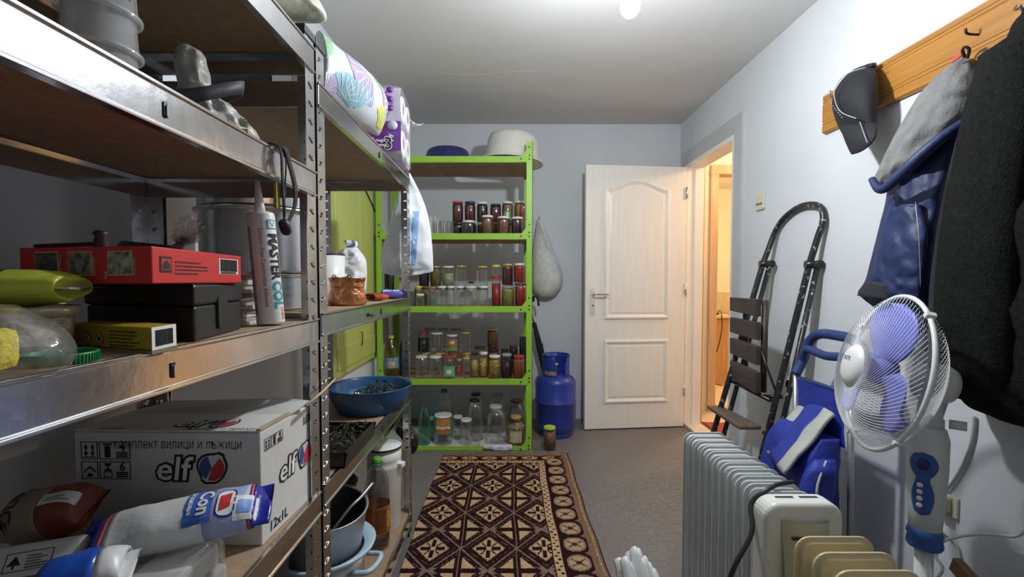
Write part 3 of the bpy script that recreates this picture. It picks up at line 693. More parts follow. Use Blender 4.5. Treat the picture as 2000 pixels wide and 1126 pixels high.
# plastic tub with lid and print
TUBM = CLEAR('milky_tub', (.72, .66, .52), .05, .35, .2, milky=.55, mcol=(.45, .40, .28))
c = Vector((-.549, .505, ZCs))
o = T('plastic_tub', 'small milky plastic tub with lid and printed text', 'tub', c)
P(MB().lathe([(.044, 0), (.046, .004), (.051, .046), (.051, .049)], 32), 'tub_body', TUBM, o)
P(MB().lathe([(.052, .044), (.056, .045), (.057, .054), (.054, .057), (.048, .055), (0, .055)], 32), 'tub_lid', TUBM, o)
lb = MB(); aim = math.atan2(-c.y, -c.x) + .35
lb.grid(lambda a, b: ((.0468 + .0042 * b) * math.cos(aim + (a - .5) * 1.5), (.0468 + .0042 * b) * math.sin(aim + (a - .5) * 1.5), .006 + .036 * b), 10, 1)
P(lb, 'printed_label', M('tub_label', (.30, .27, .21), .6, 0, .75, 240, stretch=(.5, .5, 2)), o)
# yellow green pack on the tub, and clear bag with yellow sponge
def pack(name, label, cat, c, L, W, Hh, rz, mats, tilt=(0, 0), crimp=.018, seed=1, wr=.006, bands=None, group=None, ws=22):
    """pillow pouch: body along local x with two flat crimped ends"""
    t = T(name, label, cat, c, rot=(tilt[0], tilt[1], rz), group=group)
    K = []
    def row(x, w, h, z): return (Vector((x, -w / 2, z)), Vector((x, w / 2, z)), Vector((0, 0, h * .55)), Vector((0, 0, -h * .45)))
    zc = Hh * .45
    for f, wf, hf in ((-.5, .98, .03), (-.5 + crimp / L, .96, .05), (-.40, .98, .62), (-.28, 1, .92), (0, 1.0, 1), (.28, 1, .92), (.40, .98, .62), (.5 - crimp / L, .96, .05), (.5, .98, .03)):
        K.append(row(f * L, W * wf, Hh * hf, zc))
    R_ = rowsmooth(K, 32)
    bands = bands or [(0, 1, 0)]
    full = MB().loft(R_, 26, wr, ws, seed, 0, capped=True, sq=.8); BVH[t.name] = BVHTree.FromPolygons([Vector(q) for q in full.v], full.f)
    for k, (a, b, mi) in enumerate(bands):
        i0, i1 = int(round(a * 32)), int(round(b * 32)); m = MB()
        m.loft(R_[i0:i1 + 1], 26, wr, ws, seed, 0, capped=True, sq=.8)
        P(m, 'pouch' if k == 0 else 'pouch_band', mats[mi], t)
    return t
FOILY = M('yellow_green_foil', (.50, .56, .06), .28, 0, .1, 12, .3, 30)
pk = pack('snack_pack', 'yellow green glossy pack lying on the milky tub', 'pack', (-.549, .508, ZCs + .0608), .135, .075, .036, .30, [FOILY, M('silver_foil', (.6, .6, .6), .2, .8, .1, 20, .4, 40)], bands=[(0, .86, 0), (.86, 1, 1)], seed=2)
wrap(panel((-.02, -.02, .2), (1, 0, 0), (0, 1, 0), .02, .008, INK, pk, 'print', .0004), pk.name)
o = T('film_bag', 'clear plastic bag holding a yellow sponge at the shelf edge', 'bag', (-.440, .385, ZCs))
P(MB().loft(rowsmooth([((-.035, -.03, .002), (.035, .03, .002), (.02, -.03, 0), (-.02, .03, 0)), ((-.04, -.03, .02), (.042, .035, .02), (.03, -.04, 0), (-.03, .04, 0)), ((-.035, -.025, .045), (.035, .03, .042), (.025, -.035, 0), (-.025, .03, 0)), ((-.012, -.01, .066), (.015, .01, .064), (.008, -.01, 0), (-.01, .01, 0))], 12), 24, .012, 40, 5), 'film', FILM, o)
P(MB().box((-.008, -.004, .026), (.045, .04, .036), RZ(.4)), 'sponge', M('yellow_sponge', (.75, .62, .04), .9, 0, .15, 90, .6, 120), o, .008)
# sealant tube
TUBE = M('white_tube_plastic', (.80, .80, .79), .38, 0, .02)
base = at(546, 621, Z=ZCs + .0); base = Vector((-.455, .875, ZCs + .0005))
top = at(530, 440, Y=.885)
o = T('sealant_tube', 'white adhesive cartridge with teal and black print leaning by the aluminium pots', 'tube', base + Vector((0, 0, .003)), rot=(0, math.radians(-4.5), 0))
P(MB().lathe([(.024, 0), (.0245, .002), (.0245, .205), (.023, .210), (.012, .212)], 28), 'cartridge', TUBE, o)
P(MB().lathe([(.0095, .211), (.0085, .225), (.0045, .268), (.0035, .272), (0, .272)], 16), 'nozzle', TUBE, o)
aim = math.atan2(-.885, .455) ; aim = math.atan2(-base.y, -base.x)
def tubetext(s, size, z0, ang, mat, bold=0, sxx=1.0, nm='lettering'):
    me_o = txt(s, size, mat, o, (0, 0, 0), (1, 0, 0), (0, 1, 0), nm, bold, sx=sxx)
    bm = bmesh.new(); bm.from_mesh(me_o.data)
    for k in range(-4, 12): bmesh.ops.bisect_plane(bm, geom=bm.verts[:] + bm.edges[:] + bm.faces[:], plane_co=(0, size * k * .1, 0), plane_no=(0, 1, 0))
    bm.to_mesh(me_o.data); bm.free()
    for vtx in me_o.data.vertices:
        x, y = vtx.co.x, vtx.co.y; a = ang + (y) / .0247 ; vtx.co = Vector((.0250 * math.cos(a), .0250 * math.sin(a), z0 - x))
    return me_o
TEAL = M('teal_print', (.03, .34, .38), .5, 0, .03)
ORG = M('orange_print', (.60, .22, .04), .5, 0, .03)
tubetext('MASTER', .030, .170, aim + .42, INK, .0012, .80)
tubetext('COL', .030, .080, aim + .42, TEAL, .0012, .85)
tubetext('ADHESIVE', .009, .030, aim + .95, ORG, .0003, .6)
tubetext('Solvent - Free Construction Adhesive', .0105, .180, aim - .25, M('rust_print', (.42, .10, .05), .5), .0001, .92)
lg = MB().grid(lambda a, b: (.0251 * math.cos(aim + .40 + a * .85), .0251 * math.sin(aim + .40 + a * .85), .178 + .018 * b), 6, 1); P(lg, 'logo_panel', TEAL, o)
lg = MB().grid(lambda a, b: (.0253 * math.cos(aim + .48 + a * .68), .0253 * math.sin(aim + .48 + a * .68), .180 + .014 * b), 6, 1); P(lg, 'logo_ground', WHITEPR, o)
lg = MB().grid(lambda a, b: (.0255 * math.cos(aim + .55 + a * .5), .0255 * math.sin(aim + .55 + a * .5), .182 + .010 * abs(a - .5) * 2 * 1 + .003 * b), 6, 1); P(lg, 'logo_mark', TEAL, o)
lg = MB().grid(lambda a, b: (.0251 * math.cos(aim - 1.25 + a * .35), .0251 * math.sin(aim - 1.25 + a * .35), .02 + .165 * b), 5, 40); P(lg, 'fine_print', M('tube_small_print', (.30, .33, .30), .6, 0, .9, 420, stretch=(1, 1, .5)), o)
# stack of thin boards / magazines
MAG = M('paper_edges', (.55, .53, .48), .6, 0, .35, 200, stretch=(.2, .2, 1))
c = Vector((-.562, .905, ZCs)); rnd = random.Random(3)
z = 0
for k in range(13):
    h = .0055 + rnd.random() * .004
    mm = MB().box((0, 0, h / 2), (.128, .100, h * .96))
    o = P(mm, 'magazine', M('magazine_%d' % (k % 4), [(.60, .58, .53), (.38, .37, .34), (.66, .65, .62), (.30, .24, .18)][k % 4], .5, 0, .2, 60), None, .001, loc=(c.x + rnd.uniform(-.006, .006), c.y + rnd.uniform(-.008, .008), ZCs + z), rot=(0, 0, rnd.uniform(-.09, .09)))
    tag(o, 'thin magazine in the slumped stack behind the black tool case', 'magazine', 'magazines stacked beside the adhesive tube'); z += h
# dark bundle in clear film behind the red box
c = Vector((-.62, .80, zr + .0))
o = T('wrapped_bundle', 'dark bundle wrapped in clear film behind the red box', 'bundle', (-.718, .915, ZCs))
P(MB().loft(rowsmooth([((-.06, 0, .0), (.058, 0, .0), (0, -.04, 0), (0, .035, 0)), ((-.07, 0, .06), (.066, 0, .06), (0, -.044, 0), (0, .038, 0)), ((-.07, 0, .13), (.066, 0, .13), (0, -.042, 0), (0, .036, 0)), ((-.05, 0, .165), (.05, 0, .155), (0, -.025, 0), (0, .025, 0))], 12), 24, .006, 30, 7), 'bundle', M('dark_brown_wrap', (.06, .045, .04), .4, 0, .4, 30, .4, 60), o)
tf = MB()
for k in range(15):
    a = 2 * math.pi * k / 15; r1 = .018 + .012 * rnd.random()
    tf.tube(smooth([(.05, -.02, .14), (.085, -.03, .155), (.105 + r1 * math.cos(a), -.04 + r1 * math.sin(a) * .5, .178 + r1 * math.sin(a) * 1.2)], 4), [.008, .008, .007, .007, .006, .006, .006, .006, .005], 5)
P(tf, 'twisted_film', FILM, o)
# ribbed aluminium pots (on the second unit)
ALU = M('ribbed_aluminium', (.66, .66, .67), .28, .95, .06, 20)
def ribbed(z0, z1, r, step=.0045, amp=.0008):
    pr = []; z = z0; k = 0
    while z < z1: pr.append((r + (amp if k % 2 else -amp), z)); z += step / 2; k += 1
    pr.append((r, z1)); return pr
o = T('aluminium_pot', 'ribbed aluminium pot at the bottom of the shiny stack', 'pot', (-.655, 1.215, Z2), group='stacked ribbed aluminium pots')
P(MB().lathe([(.118, 0)] + ribbed(.004, .085, .124) + [(.130, .088), (.130, .093), (.118, .093), (.116, .01), (0, .01)], 48), 'pot_body', ALU, o)
o = T('aluminium_pot', 'wide ribbed aluminium pot in the middle of the shiny stack', 'pot', (-.655, 1.215, Z2 + .094), group='stacked ribbed aluminium pots')
P(MB().lathe([(.128, 0), (.134, .002)] + ribbed(.004, .15, .138) + [(.148, .153), (.149, .160), (.137, .160), (.132, .012), (0, .012)], 48), 'pot_body', ALU, o)
o = T('aluminium_pot', 'shallow ribbed aluminium pot on top of the shiny stack', 'pot', (-.655, 1.215, Z2 + .255), group='stacked ribbed aluminium pots')
P(MB().lathe([(.130, 0), (.137, .002)] + ribbed(.004, .075, .140) + [(.147, .078), (.147, .083), (.137, .083), (.133, .012), (0, .012)], 48), 'pot_body', ALU, o)
o = T('cable_coil', 'coil of black cable beside the aluminium pots', 'cable', (-.478, 1.135, Z2))
P(MB().tube([(.02 * math.cos(a * .5), .03 * math.sin(a * .5), .006 + .0016 * a) for a in range(70)], .004, 6), 'cable', BLACKP, o)
# wall side odds: white bag at the far left of shelf C and black clamp
o = T('film_bag', 'limp pale plastic bag slumped at the back of the shelf near the wall', 'bag', (-.738, .53, ZCs))
P(MB().loft(rowsmooth([((-.07, 0, 0), (.07, .05, 0), (.04, -.05, 0), (-.04, .05, 0)), ((-.085, 0, .06), (.09, .05, .05), (.05, -.06, 0), (-.05, .05, 0)), ((-.06, 0, .15), (.06, .04, .13), (.03, -.04, 0), (-.03, .04, 0)), ((-.02, 0, .21), (.01, .02, .19), (.01, -.01, 0), (-.01, .01, 0))], 12), 22, .02, 18, 9), 'film', CLEAR('dull_film', (.70, .70, .66), .08, .5, .15, bump=.7, bscale=20, milky=.35, mcol=(.42, .42, .36)), o)
o = T('black_clamp', 'black wire handle with a small knob lying on the red box', 'handle', (-.560, .610, zr + .0455))
P(MB().tube(smooth([(-.07, .0, .004), (-.03, .005, .006), (.005, .01, .008)], 5), .003, 6), 'rod', BLACKP, o)
P(MB().lathe([(.007, 0), (.009, .006), (.006, .018), (.009, .022), (.005, .026)], 12, c=(.008, .011, .0)), 'knob', BLACKP, o)

# ------------------------------------------------------------------ left shelf B: cups, bags, strap
CUPM = CLEAR('printed_clear_cup', (.93, .94, .94), .10, .55, .10, milky=.28, mcol=(.88, .90, .92))
for k in range(3):
    o = T('plastic_cup', ['clear plastic cup, lowest of the upturned stack', 'clear plastic cup, middle of the upturned stack', 'clear printed plastic cup on top of the upturned stack'][k], 'cup', (-.512, .585, ZB_ + .001 + .046 * k), group='stacked clear cups on the upper shelf')
    P(MB().lathe([(.0415, 0), (.0425, .003), (.0415, .006), (.0385, .007), (.0335, .105), (.031, .110), (0, .111)], 36, caps=False), 'cup_wall', CUPM, o)
    P(MB().lathe([(.0395, .0005), (.0435, .0015), (.0438, .005), (.040, .0065)], 36, caps=False), 'rim', CUPM, o)
    if k == 2:
        aim = math.atan2(-.585, .512); aim = math.atan2(-.585, .512) + math.pi - 0; aim = math.atan2(-.585, .512)
        lb = MB()
        for r_ in range(9):
            zz = .02 + r_ * .0045; x = -.8 + rnd.random() * .2
            while x < .9:
                l = rnd.uniform(.04, .16); rad = .0385 - .005 * (zz - .007) / .098 + .0004
                a0 = aim + x
                lb.add([(rad * math.cos(a0), rad * math.sin(a0), zz), (rad * math.cos(a0 + l), rad * math.sin(a0 + l), zz), (rad * math.cos(a0 + l), rad * math.sin(a0 + l), zz + .002), (rad * math.cos(a0), rad * math.sin(a0), zz + .002)], [(0, 1, 2, 3)]); x += l + .05
        P(lb, 'fine_print', INK, o)
BLKF = M('black_fabric', (.012, .012, .014), .8, 0, .3, 40, .4, 160)
o = T('black_bag', 'crumpled black fabric bag behind the grey plastic bag', 'bag', (-.655, .700, ZB_))
P(MB().loft(rowsmooth([((-.13, -.06, 0), (.10, -.02, 0), (.02, -.06, 0), (-.02, .09, 0)), ((-.14, -.06, .03), (.105, -.02, .03), (.02, -.07, 0), (-.02, .1, 0)), ((-.12, -.05, .075), (.085, -.02, .07), (.02, -.05, 0), (-.02, .08, 0)), ((-.06, -.02, .105), (.04, 0, .10), (.01, -.02, 0), (-.01, .03, 0))], 14), 28, .014, 22, 11), 'bag_body', BLKF, o)
GBAG = M('grey_plastic_bag', (.40, .39, .36), .42, 0, .12, 12, .5, 40)
o = T('plastic_bag', 'crumpled grey white plastic bag standing up with a dark strap around it', 'bag', (-.485, .80, ZB_))
P(MB().loft(rowsmooth([((.03, -.09, .0), (.035, .03, .0), (.01, -.02, 0), (-.10, .02, 0)), ((.025, -.10, .02), (.035, .035, .02), (.02, -.02, .0), (-.11, .02, 0)), ((.0, -.09, .05), (.01, .02, .05), (.02, -.02, 0), (-.08, .02, 0)), ((-.03, -.06, .085), (-.02, .0, .08), (.02, -.025, 0), (-.04, .02, 0)), ((-.05, -.055, .115), (-.025, -.005, .11), (.02, -.02, 0), (-.02, .02, 0)), ((-.05, -.045, .145), (-.03, -.01, .14), (.012, -.012, 0), (-.012, .012, 0)), ((-.045, -.035, .150), (-.035, -.02, .148), (.004, -.004, 0), (-.004, .004, 0))], 34), 40, .016, 30, 13, crease=1.0), 'bag_body', GBAG, o)
def ribbon(pts, wd, wvec, m=8, th=.0015):
    Pp = smooth(pts, m); wv = Vector(wvec).normalized() * wd / 2; mb = MB()
    N = len(Pp); vs = [p + wv for p in Pp] + [p - wv for p in Pp]
    fs = [(i, i + 1, N + i + 1, N + i) for i in range(N - 1)]; mb.add(vs, fs, 0, True)
    me = mb
    return me
def strap(pts, wd, wvec, name, mat, parent, th=.0018, m=8):
    ob = P(ribbon(pts, wd, wvec, m), name, mat, parent); s_ = ob.modifiers.new('thick', 'SOLIDIFY'); s_.thickness = th; s_.offset = 0; return ob
strap([(-.060, -.120, .030), (.02, -.125, .032), (.05, -.09, .055), (.055, -.05, .075), (.03, -.01, .085), (-.02, .01, .08)], .022, (.1, 0, 1), 'dark_strap', M('charcoal_strap', (.035, .035, .042), .6, 0, .1), o)
o = T('paper_scrap', 'scrap of cardboard under the grey plastic bag', 'cardboard', (-.452, .79, ZB_ + .0005))
P(MB().box((0, 0, .004), (.05, .11, .006), RY(.04) @ RZ(.2)), 'scrap', M('tan_card', (.45, .32, .18), .8), o)
# hanging headlamp strap
o = T('hanging_strap', 'black elastic strap with toggle hanging over the shelf front', 'strap', (XF + .008, .842, ZB_))
strap([(-.06, -.02, .003), (-.02, .0, .006), (.006, .004, .006), (.012, .012, -.02), (.014, .028, -.06), (.014, .026, -.095), (.013, .004, -.125), (.012, -.012, -.138)], .016, (0, 1, .35), 'strap_band', BLKF, o)
strap([(-.03, -.03, .004), (.0, -.02, .006), (.010, -.016, -.005), (.012, -.016, -.05), (.012, -.012, -.10), (.012, -.012, -.13)], .008, (0, 1, 0), 'cord', BLKF, o)
strap([(.0, .01, .006), (.012, -.002, -.02), (.012, -.006, -.06), (.012, -.012, -.12)], .003, (0, 1, 0), 'cord', BLKF, o)
P(MB().lathe([(.006, -.014), (.009, -.010), (.010, .0), (.009, .010), (.005, .014)], 14, c=(.013, -.012, -.140), R=RX(.6)), 'toggle', BLACKP, o)
P(MB().box((.004, -.022, -.085), (.005, .012, .045)), 'yellow_tab', M('dull_yellow', (.28, .20, .02), .6), o)
# ------------------------------------------------------------------ top shelves
WG = M('pale_green_white_bag', (.66, .70, .56), .4, 0, .12, 7, .3, 20)
o = T('plastic_bag', 'pale green and white plastic bag overhanging the end of the top shelf', 'bag', (-.47, .93, ZA))
P(MB().loft(rowsmooth([((-.10, -.12, 0), (-.03, -.02, 0), (.03, -.05, 0), (-.05, .05, 0)), ((-.11, -.12, .028), (-.02, -.005, .028), (.035, -.05, 0), (-.05, .05, 0)), ((-.11, -.12, .055), (.05, .08, .062), (.03, -.05, 0), (-.05, .05, 0)), ((-.10, -.11, .08), (.07, .10, .072), (.03, -.05, 0), (-.05, .05, 0)), ((-.07, -.10, .105), (.06, .09, .098), (.02, -.03, 0), (-.03, .03, 0)), ((-.04, -.06, .125), (.02, .04, .115), (.01, -.01, 0), (-.01, .01, 0))], 22), 36, .014, 20, 15, crease=.8), 'bag_body', WG, o)
o = T('dark_pouch', 'dark translucent pouch beside the pale bag on the top shelf', 'pouch', (-.53, .675, ZA))
P(MB().loft(rowsmooth([((-.05, -.07, 0), (.06, .09, 0), (.03, -.02, 0), (-.03, .03, 0)), ((-.06, -.07, .03), (.065, .10, .03), (.03, -.03, 0), (-.04, .03, 0)), ((-.03, -.05, .075), (.04, .07, .07), (.015, -.015, 0), (-.02, .02, 0)), ((-.01, -.03, .085), (.02, .04, .08), (.005, -.005, 0), (-.005, .005, 0))], 12), 24, .008, 24, 17), 'pouch_body', M('dark_olive_film', (.09, .09, .075), .3, 0, .2), o)
o = T('black_box', 'flat black box with a silver end on the top shelf', 'box', (-.62, 1.10, Z1))
P(MB().span((-.10, -.03, 0), (.075, .07, .05)), 'carton', BLACKP, o, .003)
P(MB().span((.0755, -.03, 0), (.125, .07, .05)), 'silver_end', M('silver_card', (.6, .6, .58), .3, .6, .1, 20), o, .003)
# toilet paper pack
PURP = M('purple_print_film', (.16, .035, .30), .3, 0, .25, 9, .2, 30)
LAV = M('lavender_film', (.55, .50, .62), .3, 0, .12, 10, .2, 30)
ROLL = M('tissue_paper', (.82, .80, .82), .9, 0, .04, 30, .3, 90)
o = T('toilet_paper_pack', 'purple and white wrapped pack of toilet rolls overhanging the top shelf', 'toilet paper', (-.383, 1.672, Z1 + .0005), rz=math.radians(3))
PW, PD, PH = .27, .205, .265
for j in range(2):
    for i in range(2):
        cc = Vector((-.0525, .053 + .1 * i, .066 + .125 * j))
        rl = P(MB().lathe([(.020, -.051), (.048, -.051), (.050, -.047), (.050, .047), (.048, .051), (.020, .051), (.020, -.051)], 28, R=RY(math.pi / 2), c=cc, caps=False), 'toilet_roll', ROLL, o)
        P(MB().lathe([(.0205, -.050), (.0205, .050), (.018, .050), (.018, -.050)], 20, R=RY(math.pi / 2), c=cc, caps=False), 'core', M('grey_card_core', (.42, .39, .37), .9), rl)
for j in range(2):
    for i in range(2):
        cc = Vector((-.16, .053 + .1 * i, .066 + .125 * j))
        P(MB().lathe([(.020, -.051), (.048, -.051), (.050, -.047), (.050, .047), (.048, .051), (.020, .051), (.020, -.051)], 24, R=RY(math.pi / 2), c=cc, caps=False), 'toilet_roll', ROLL, o)
wrp = MB()
def wf(a, b):
    # sleeve around the four sides (front, top, back, bottom)
    L = rrect(PD, PH, .035, 5, PD / 2, PH / 2); k = int(a * len(L)) % len(L); y, z = L[k]
    x = -.003 - b * (PW - .03)
    return (x, y + .003 * noise.noise(Vector((x * 30, y * 30, z * 30))), z + .003 * noise.noise(Vector((x * 25, y * 31, z * 28 + 5))))
wrp.grid(wf, 24, 14, wrap=True)
P(wrp, 'film_sleeve', LAV, o)
wf2 = MB().grid(lambda a, b: (-.002 - a * .23, -.0035 + .003 * noise.noise(Vector((a * 7, b * 4, 1))), .030 + b * .105), 16, 8); P(wf2, 'purple_band', PURP, o)
wf2 = MB().grid(lambda a, b: (.002 + .004 * noise.noise(Vector((a * 6, b * 6, 3))), .004 + a * (PD - .008), .006 + b * (PH - .03)), 14, 14); P(wf2, 'end_film', CLEAR('end_film', (.96, .96, .97), .05, .35, .12, bump=.6, bscale=25, milky=.06), o)
txt('3', .062, WHITEPR, o, (-.062, -.0075, .034), (1, 0, 0), (0, 0, 1), 'lettering', .0035)
txt('3', .062, INK, o, (-.062, -.0085, .034), (1, 0, 0), (0, 0, 1), 'lettering', .0003)
txt('ply', .022, WHITEPR, o, (-.033, -.0080, .062), (0, 0, 1), (-1, 0, 0), 'lettering', .001)
txt('magic', .016, WHITEPR, o, (-.092, -.0080, .060), (1, 0, 0), (0, 0, 1), 'lettering', .0004)
txt('flowers', .016, WHITEPR, o, (-.100, -.0080, .044), (1, 0, 0), (0, 0, 1), 'lettering', .0004)
txt('10', .018, INK, o, (-.030, -.0058, .185), (0, 0, 1), (-1, 0, 0), 'lettering', .0003)
P(MB().prism(rrect(.018, .085, .006), (-.088, -.0050, .190), (1, 0, 0), (0, 0, 1), (0, -.002, 0)), 'red_banner', REDPR, o)
for k in range(6):
    P(MB().lathe([(0, 0), (.010, 0), (.011, .001), (0, .0015)], 10, R=RX(math.pi / 2), c=(-.058 + (k % 2) * .018, -.0042, .165 + k * .016), sx=1.2), 'purple_petal', PURP, o)
P(MB().lathe([(0, 0), (.017, 0), (.017, .001), (0, .0012)], 16, R=RX(math.pi / 2), c=(-.030, -.0075, .118)), 'lavender_patch', LAV, o)
wtop = MB().loft(rowsmooth([((-.24, .02, PH - .01), (-.01, .02, PH - .01), (0, -.015, 0), (0, .17, 0)), ((-.20, .03, PH + .012), (-.012, .03, PH + .006), (0, -.01, 0), (0, .12, 0)), ((-.10, .06, PH + .02), (-.04, .06, PH + .016), (0, -.01, 0), (0, .05, 0))], 8), 22, .008, 30, 21); P(wtop, 'gathered_film', FILM, o)
tl = MB().tube(smooth([(-.01, .18, .20), (.03, .20, .19), (.055, .215, .205)], 5), [.018, .014, .010, .008, .006, .004, .004, .003, .003, .002, .001], 6); P(tl, 'film_tail', FILM, o)
# pastel printed pack
PAST = M('pastel_film', (.60, .66, .68), .35, 0, .03, 6, .15, 20)
t = T('patterned_pack', 'soft white pack printed with pastel shell shapes on the top shelf', 'pack', (0, 0, 0))
rows = []
def pr(pa, pb, Xd, th): 
    L = at(pa[0], pa[1], X=Xd); R_ = at(pb[0], pb[1], X=Xd); n_ = Vector((1, -.35, .1)).normalized()
    return (L, R_, n_ * th, -n_ * th)
K = [pr((622, 185), (622, 60), -.445, .02), pr((640, 196), (636, 82), -.45, .05), pr((668, 222), (668, 112), -.45, .066), pr((700, 244), (702, 140), -.45, .068), pr((722, 255), (728, 172), -.45, .058), pr((735, 263), (740, 205), -.448, .032), pr((738, 265), (744, 235), -.446, .010)]
rws = rowsmooth(K, 28)
mbp = MB().loft(rws, 36, .005, 12, 23)
P(mbp, 'pack_film', PAST, t)
# shell prints lie on the film: small fans projected on the front surface
def on_pack(s, a):
    i = max(0, min(27.999, s * 28)); i0 = int(i); f = i - i0
    q = [x.lerp(y, f) for x, y in zip(rws[i0], rws[i0 + 1])]; an = math.pi * a
    pnt = q[0] + (q[1] - q[0]) * (.5 - .5 * math.cos(an)) + q[2] * math.sin(an)
    h = noise.noise(pnt * 12 + Vector((23 * 7.3, 23 * 3.1, 23 * 1.7))) + .5 * noise.noise(pnt * 12 * 2.3 + Vector((23 * 7.3, 23 * 3.1, 23 * 1.7)))
    return pnt + q[2].normalized() * (h * .005 * abs(math.sin(an)) + .0012)
SHC = {'green': (.30, .62, .34), 'blue': (.26, .52, .66), 'lilac': (.47, .36, .60), 'yellow': (.70, .70, .08)}
for (cs_, ca, rad, a0, col) in ((.10, .62, .22, 2.6, 'green'), (.20, .16, .20, 1.3, 'blue'), (.34, .14, .22, 1.9, 'blue'), (.42, .66, .24, 3.9, 'lilac'), (.66, .12, .22, 1.3, 'yellow'), (.74, .62, .20, 3.6, 'lilac'), (.60, .86, .16, 4.6, 'green'), (.88, .35, .14, 2.2, 'lilac'), (.03, .15, .16, .9, 'lilac')):
    fm = MB(); hm = MB(); n = 18
    ctr = (cs_, ca)
    def fp(ang, rr): return on_pack(max(.0, min(1, cs_ + math.cos(ang) * rr * .8)), max(.04, min(.96, ca + math.sin(ang) * rr * 1.5)))
    fm.grid(lambda u, v: fp(a0 + (u - .5) * 2.2, rad * (.12 + .88 * v)), n, 6)
    P(fm, 'shell_print', M('pastel_' + col, SHC[col], .4, 0, .05), t)
    for k in range(7):
        a = a0 - .95 + k * 1.9 / 6
        hm.grid(lambda u, v, a=a: fp(a + (u - .5) * .07, rad * (.3 + .62 * v)) + Vector((.0008, -.0004, 0)), 1, 5)
    P(hm, 'shell_ray', PAST, t)
o = T('food_wrap_scrap', 'scrap of printed wrapper tucked under the patterned pack', 'wrapper', (-.437, 1.50, Z1))
P(MB().box((0, 0, .006), (.02, .11, .010), RZ(.1)), 'wrapper', M('olive_wrapper', (.40, .36, .18), .5, 0, .5, 60), o, .003)

# ------------------------------------------------------------------ second unit, shelf at 1.04: copper pot, mug, bag, snacks
COP = M('hammered_copper', (.55, .24, .11), .3, .95, .3, 60, .5, 70)
c = at(679, 590, Y=1.40)
o = T('copper_pot', 'small hammered copper pot with wire handle ears on the steel shelf', 'pot', (c.x, 1.40, Z2))
P(MB().lathe([(.048, 0), (.055, .004), (.057, .015), (.053, .035), (.0485, .052), (.049, .056), (.0515, .059), (.049, .062), (.0515, .066), (.049, .069), (.0525, .074), (.054, .082), (.0545, .085), (.050, .085), (.046, .05), (.05, .008), (0, .008)], 36), 'pot_body', COP, o)
for sx in (-1, 1):
    P(MB().tube([(.006 * math.cos(a) + sx * .022, -.049, .086 + .006 * math.sin(a)) for a in [k * .7 for k in range(9)]], .0014, 6, True), 'ear', BLACKP, o)
P(MB().tube(smooth([(-.024, -.050, .087), (-.005, -.053, .084), (.022, -.05, .087)], 5), .0013, 5), 'wire_handle', BLACKP, o)
c = at(654, 540, Y=1.6)
ENW = M('white_enamel', (.80, .80, .78), .22, 0, .03)
o = T('enamel_mug', 'tall white enamel mug with dark rim behind the copper pot', 'mug', (c.x - .03, 1.62, Z2))
P(MB().lathe([(.05, 0), (.054, .004), (.056, .165), (.053, .165), (.051, .008), (0, .008)], 30), 'mug_body', ENW, o)
P(MB().lathe([(.0555, .163), (.0580, .166), (.0555, .170), (.0525, .167)], 30, caps=False), 'rim', M('navy_rim', (.02, .025, .06), .3), o)
WBAG = M('white_thin_plastic', (.72, .73, .74), .35, 0, .06, 12, .5, 26)
c = at(690, 540, Y=1.72)
o = T('paper_bag', 'crumpled white plastic wrapped bundle behind the copper pot', 'bag', (c.x - .018, 1.765, Z2))
P(MB().loft(rowsmooth([((-.065, 0, 0), (.046, 0, 0), (0, -.042, 0), (0, .045, 0)), ((-.072, 0, .06), (.052, 0, .06), (0, -.05, 0), (0, .05, 0)), ((-.075, 0, .12), (.055, 0, .12), (0, -.05, 0), (0, .05, 0)), ((-.07, 0, .16), (.05, 0, .16), (0, -.045, 0), (0, .04, 0)), ((-.045, 0, .19), (.03, 0, .19), (0, -.03, 0), (0, .03, 0)), ((-.02, 0, .205), (.02, 0, .205), (0, -.014, 0), (0, .014, 0)), ((-.035, 0, .232), (.03, 0, .226), (0, -.010, 0), (0, .010, 0))], 34), 40, .014, 34, 31, crease=1.0), 'bag_body', WBAG, o)
P(MB().lathe([(.0125, -.004), (.0135, 0), (.0125, .004)], 12, c=(.0, 0, .205), sx=1.6), 'blue_tie', BLUEPR, o)
c = at(733, 580, Y=1.78)
pack('snack_pack', 'red and gold foil snack pack beside the copper pot', 'pack', (-.494, 1.715, Z2 + .001), .105, .058, .030, 1.2, [M('red_gold_foil', (.40, .07, .03), .25, .3, .7, 25, .3, 40)], seed=3)
c = at(766, 580, Y=1.9)
pk = pack('snack_pack', 'blue and purple foil snack pack near the hanging carrier bag', 'pack', (c.x, 1.89, Z2 + .003), .10, .07, .036, .35, [M('blue_purple_foil', (.10, .08, .40), .25, .2, .4, 18, .3, 40)], seed=4)
wrap(txt('Moreni', .022, WHITEPR, pk, (-.036, -.030, .2), (1, 0, 0), (0, 1, 0), bold=.0006), pk.name)
o = T('twist_tie', 'knot of black twisted wire on the steel beam', 'wire', (XF + .008, at(728, 614, X=XF + .01).y, at(728, 614, X=XF + .01).z))
kn = MB(); rnd = random.Random(8)
for k in range(4):
    kn.tube(smooth([(0.001, rnd.uniform(-.02, .02), rnd.uniform(-.006, .006)) if j else (.002, 0, 0) for j in range(5)], 4), .0022, 5)
P(kn, 'wire', BLACKP, o)
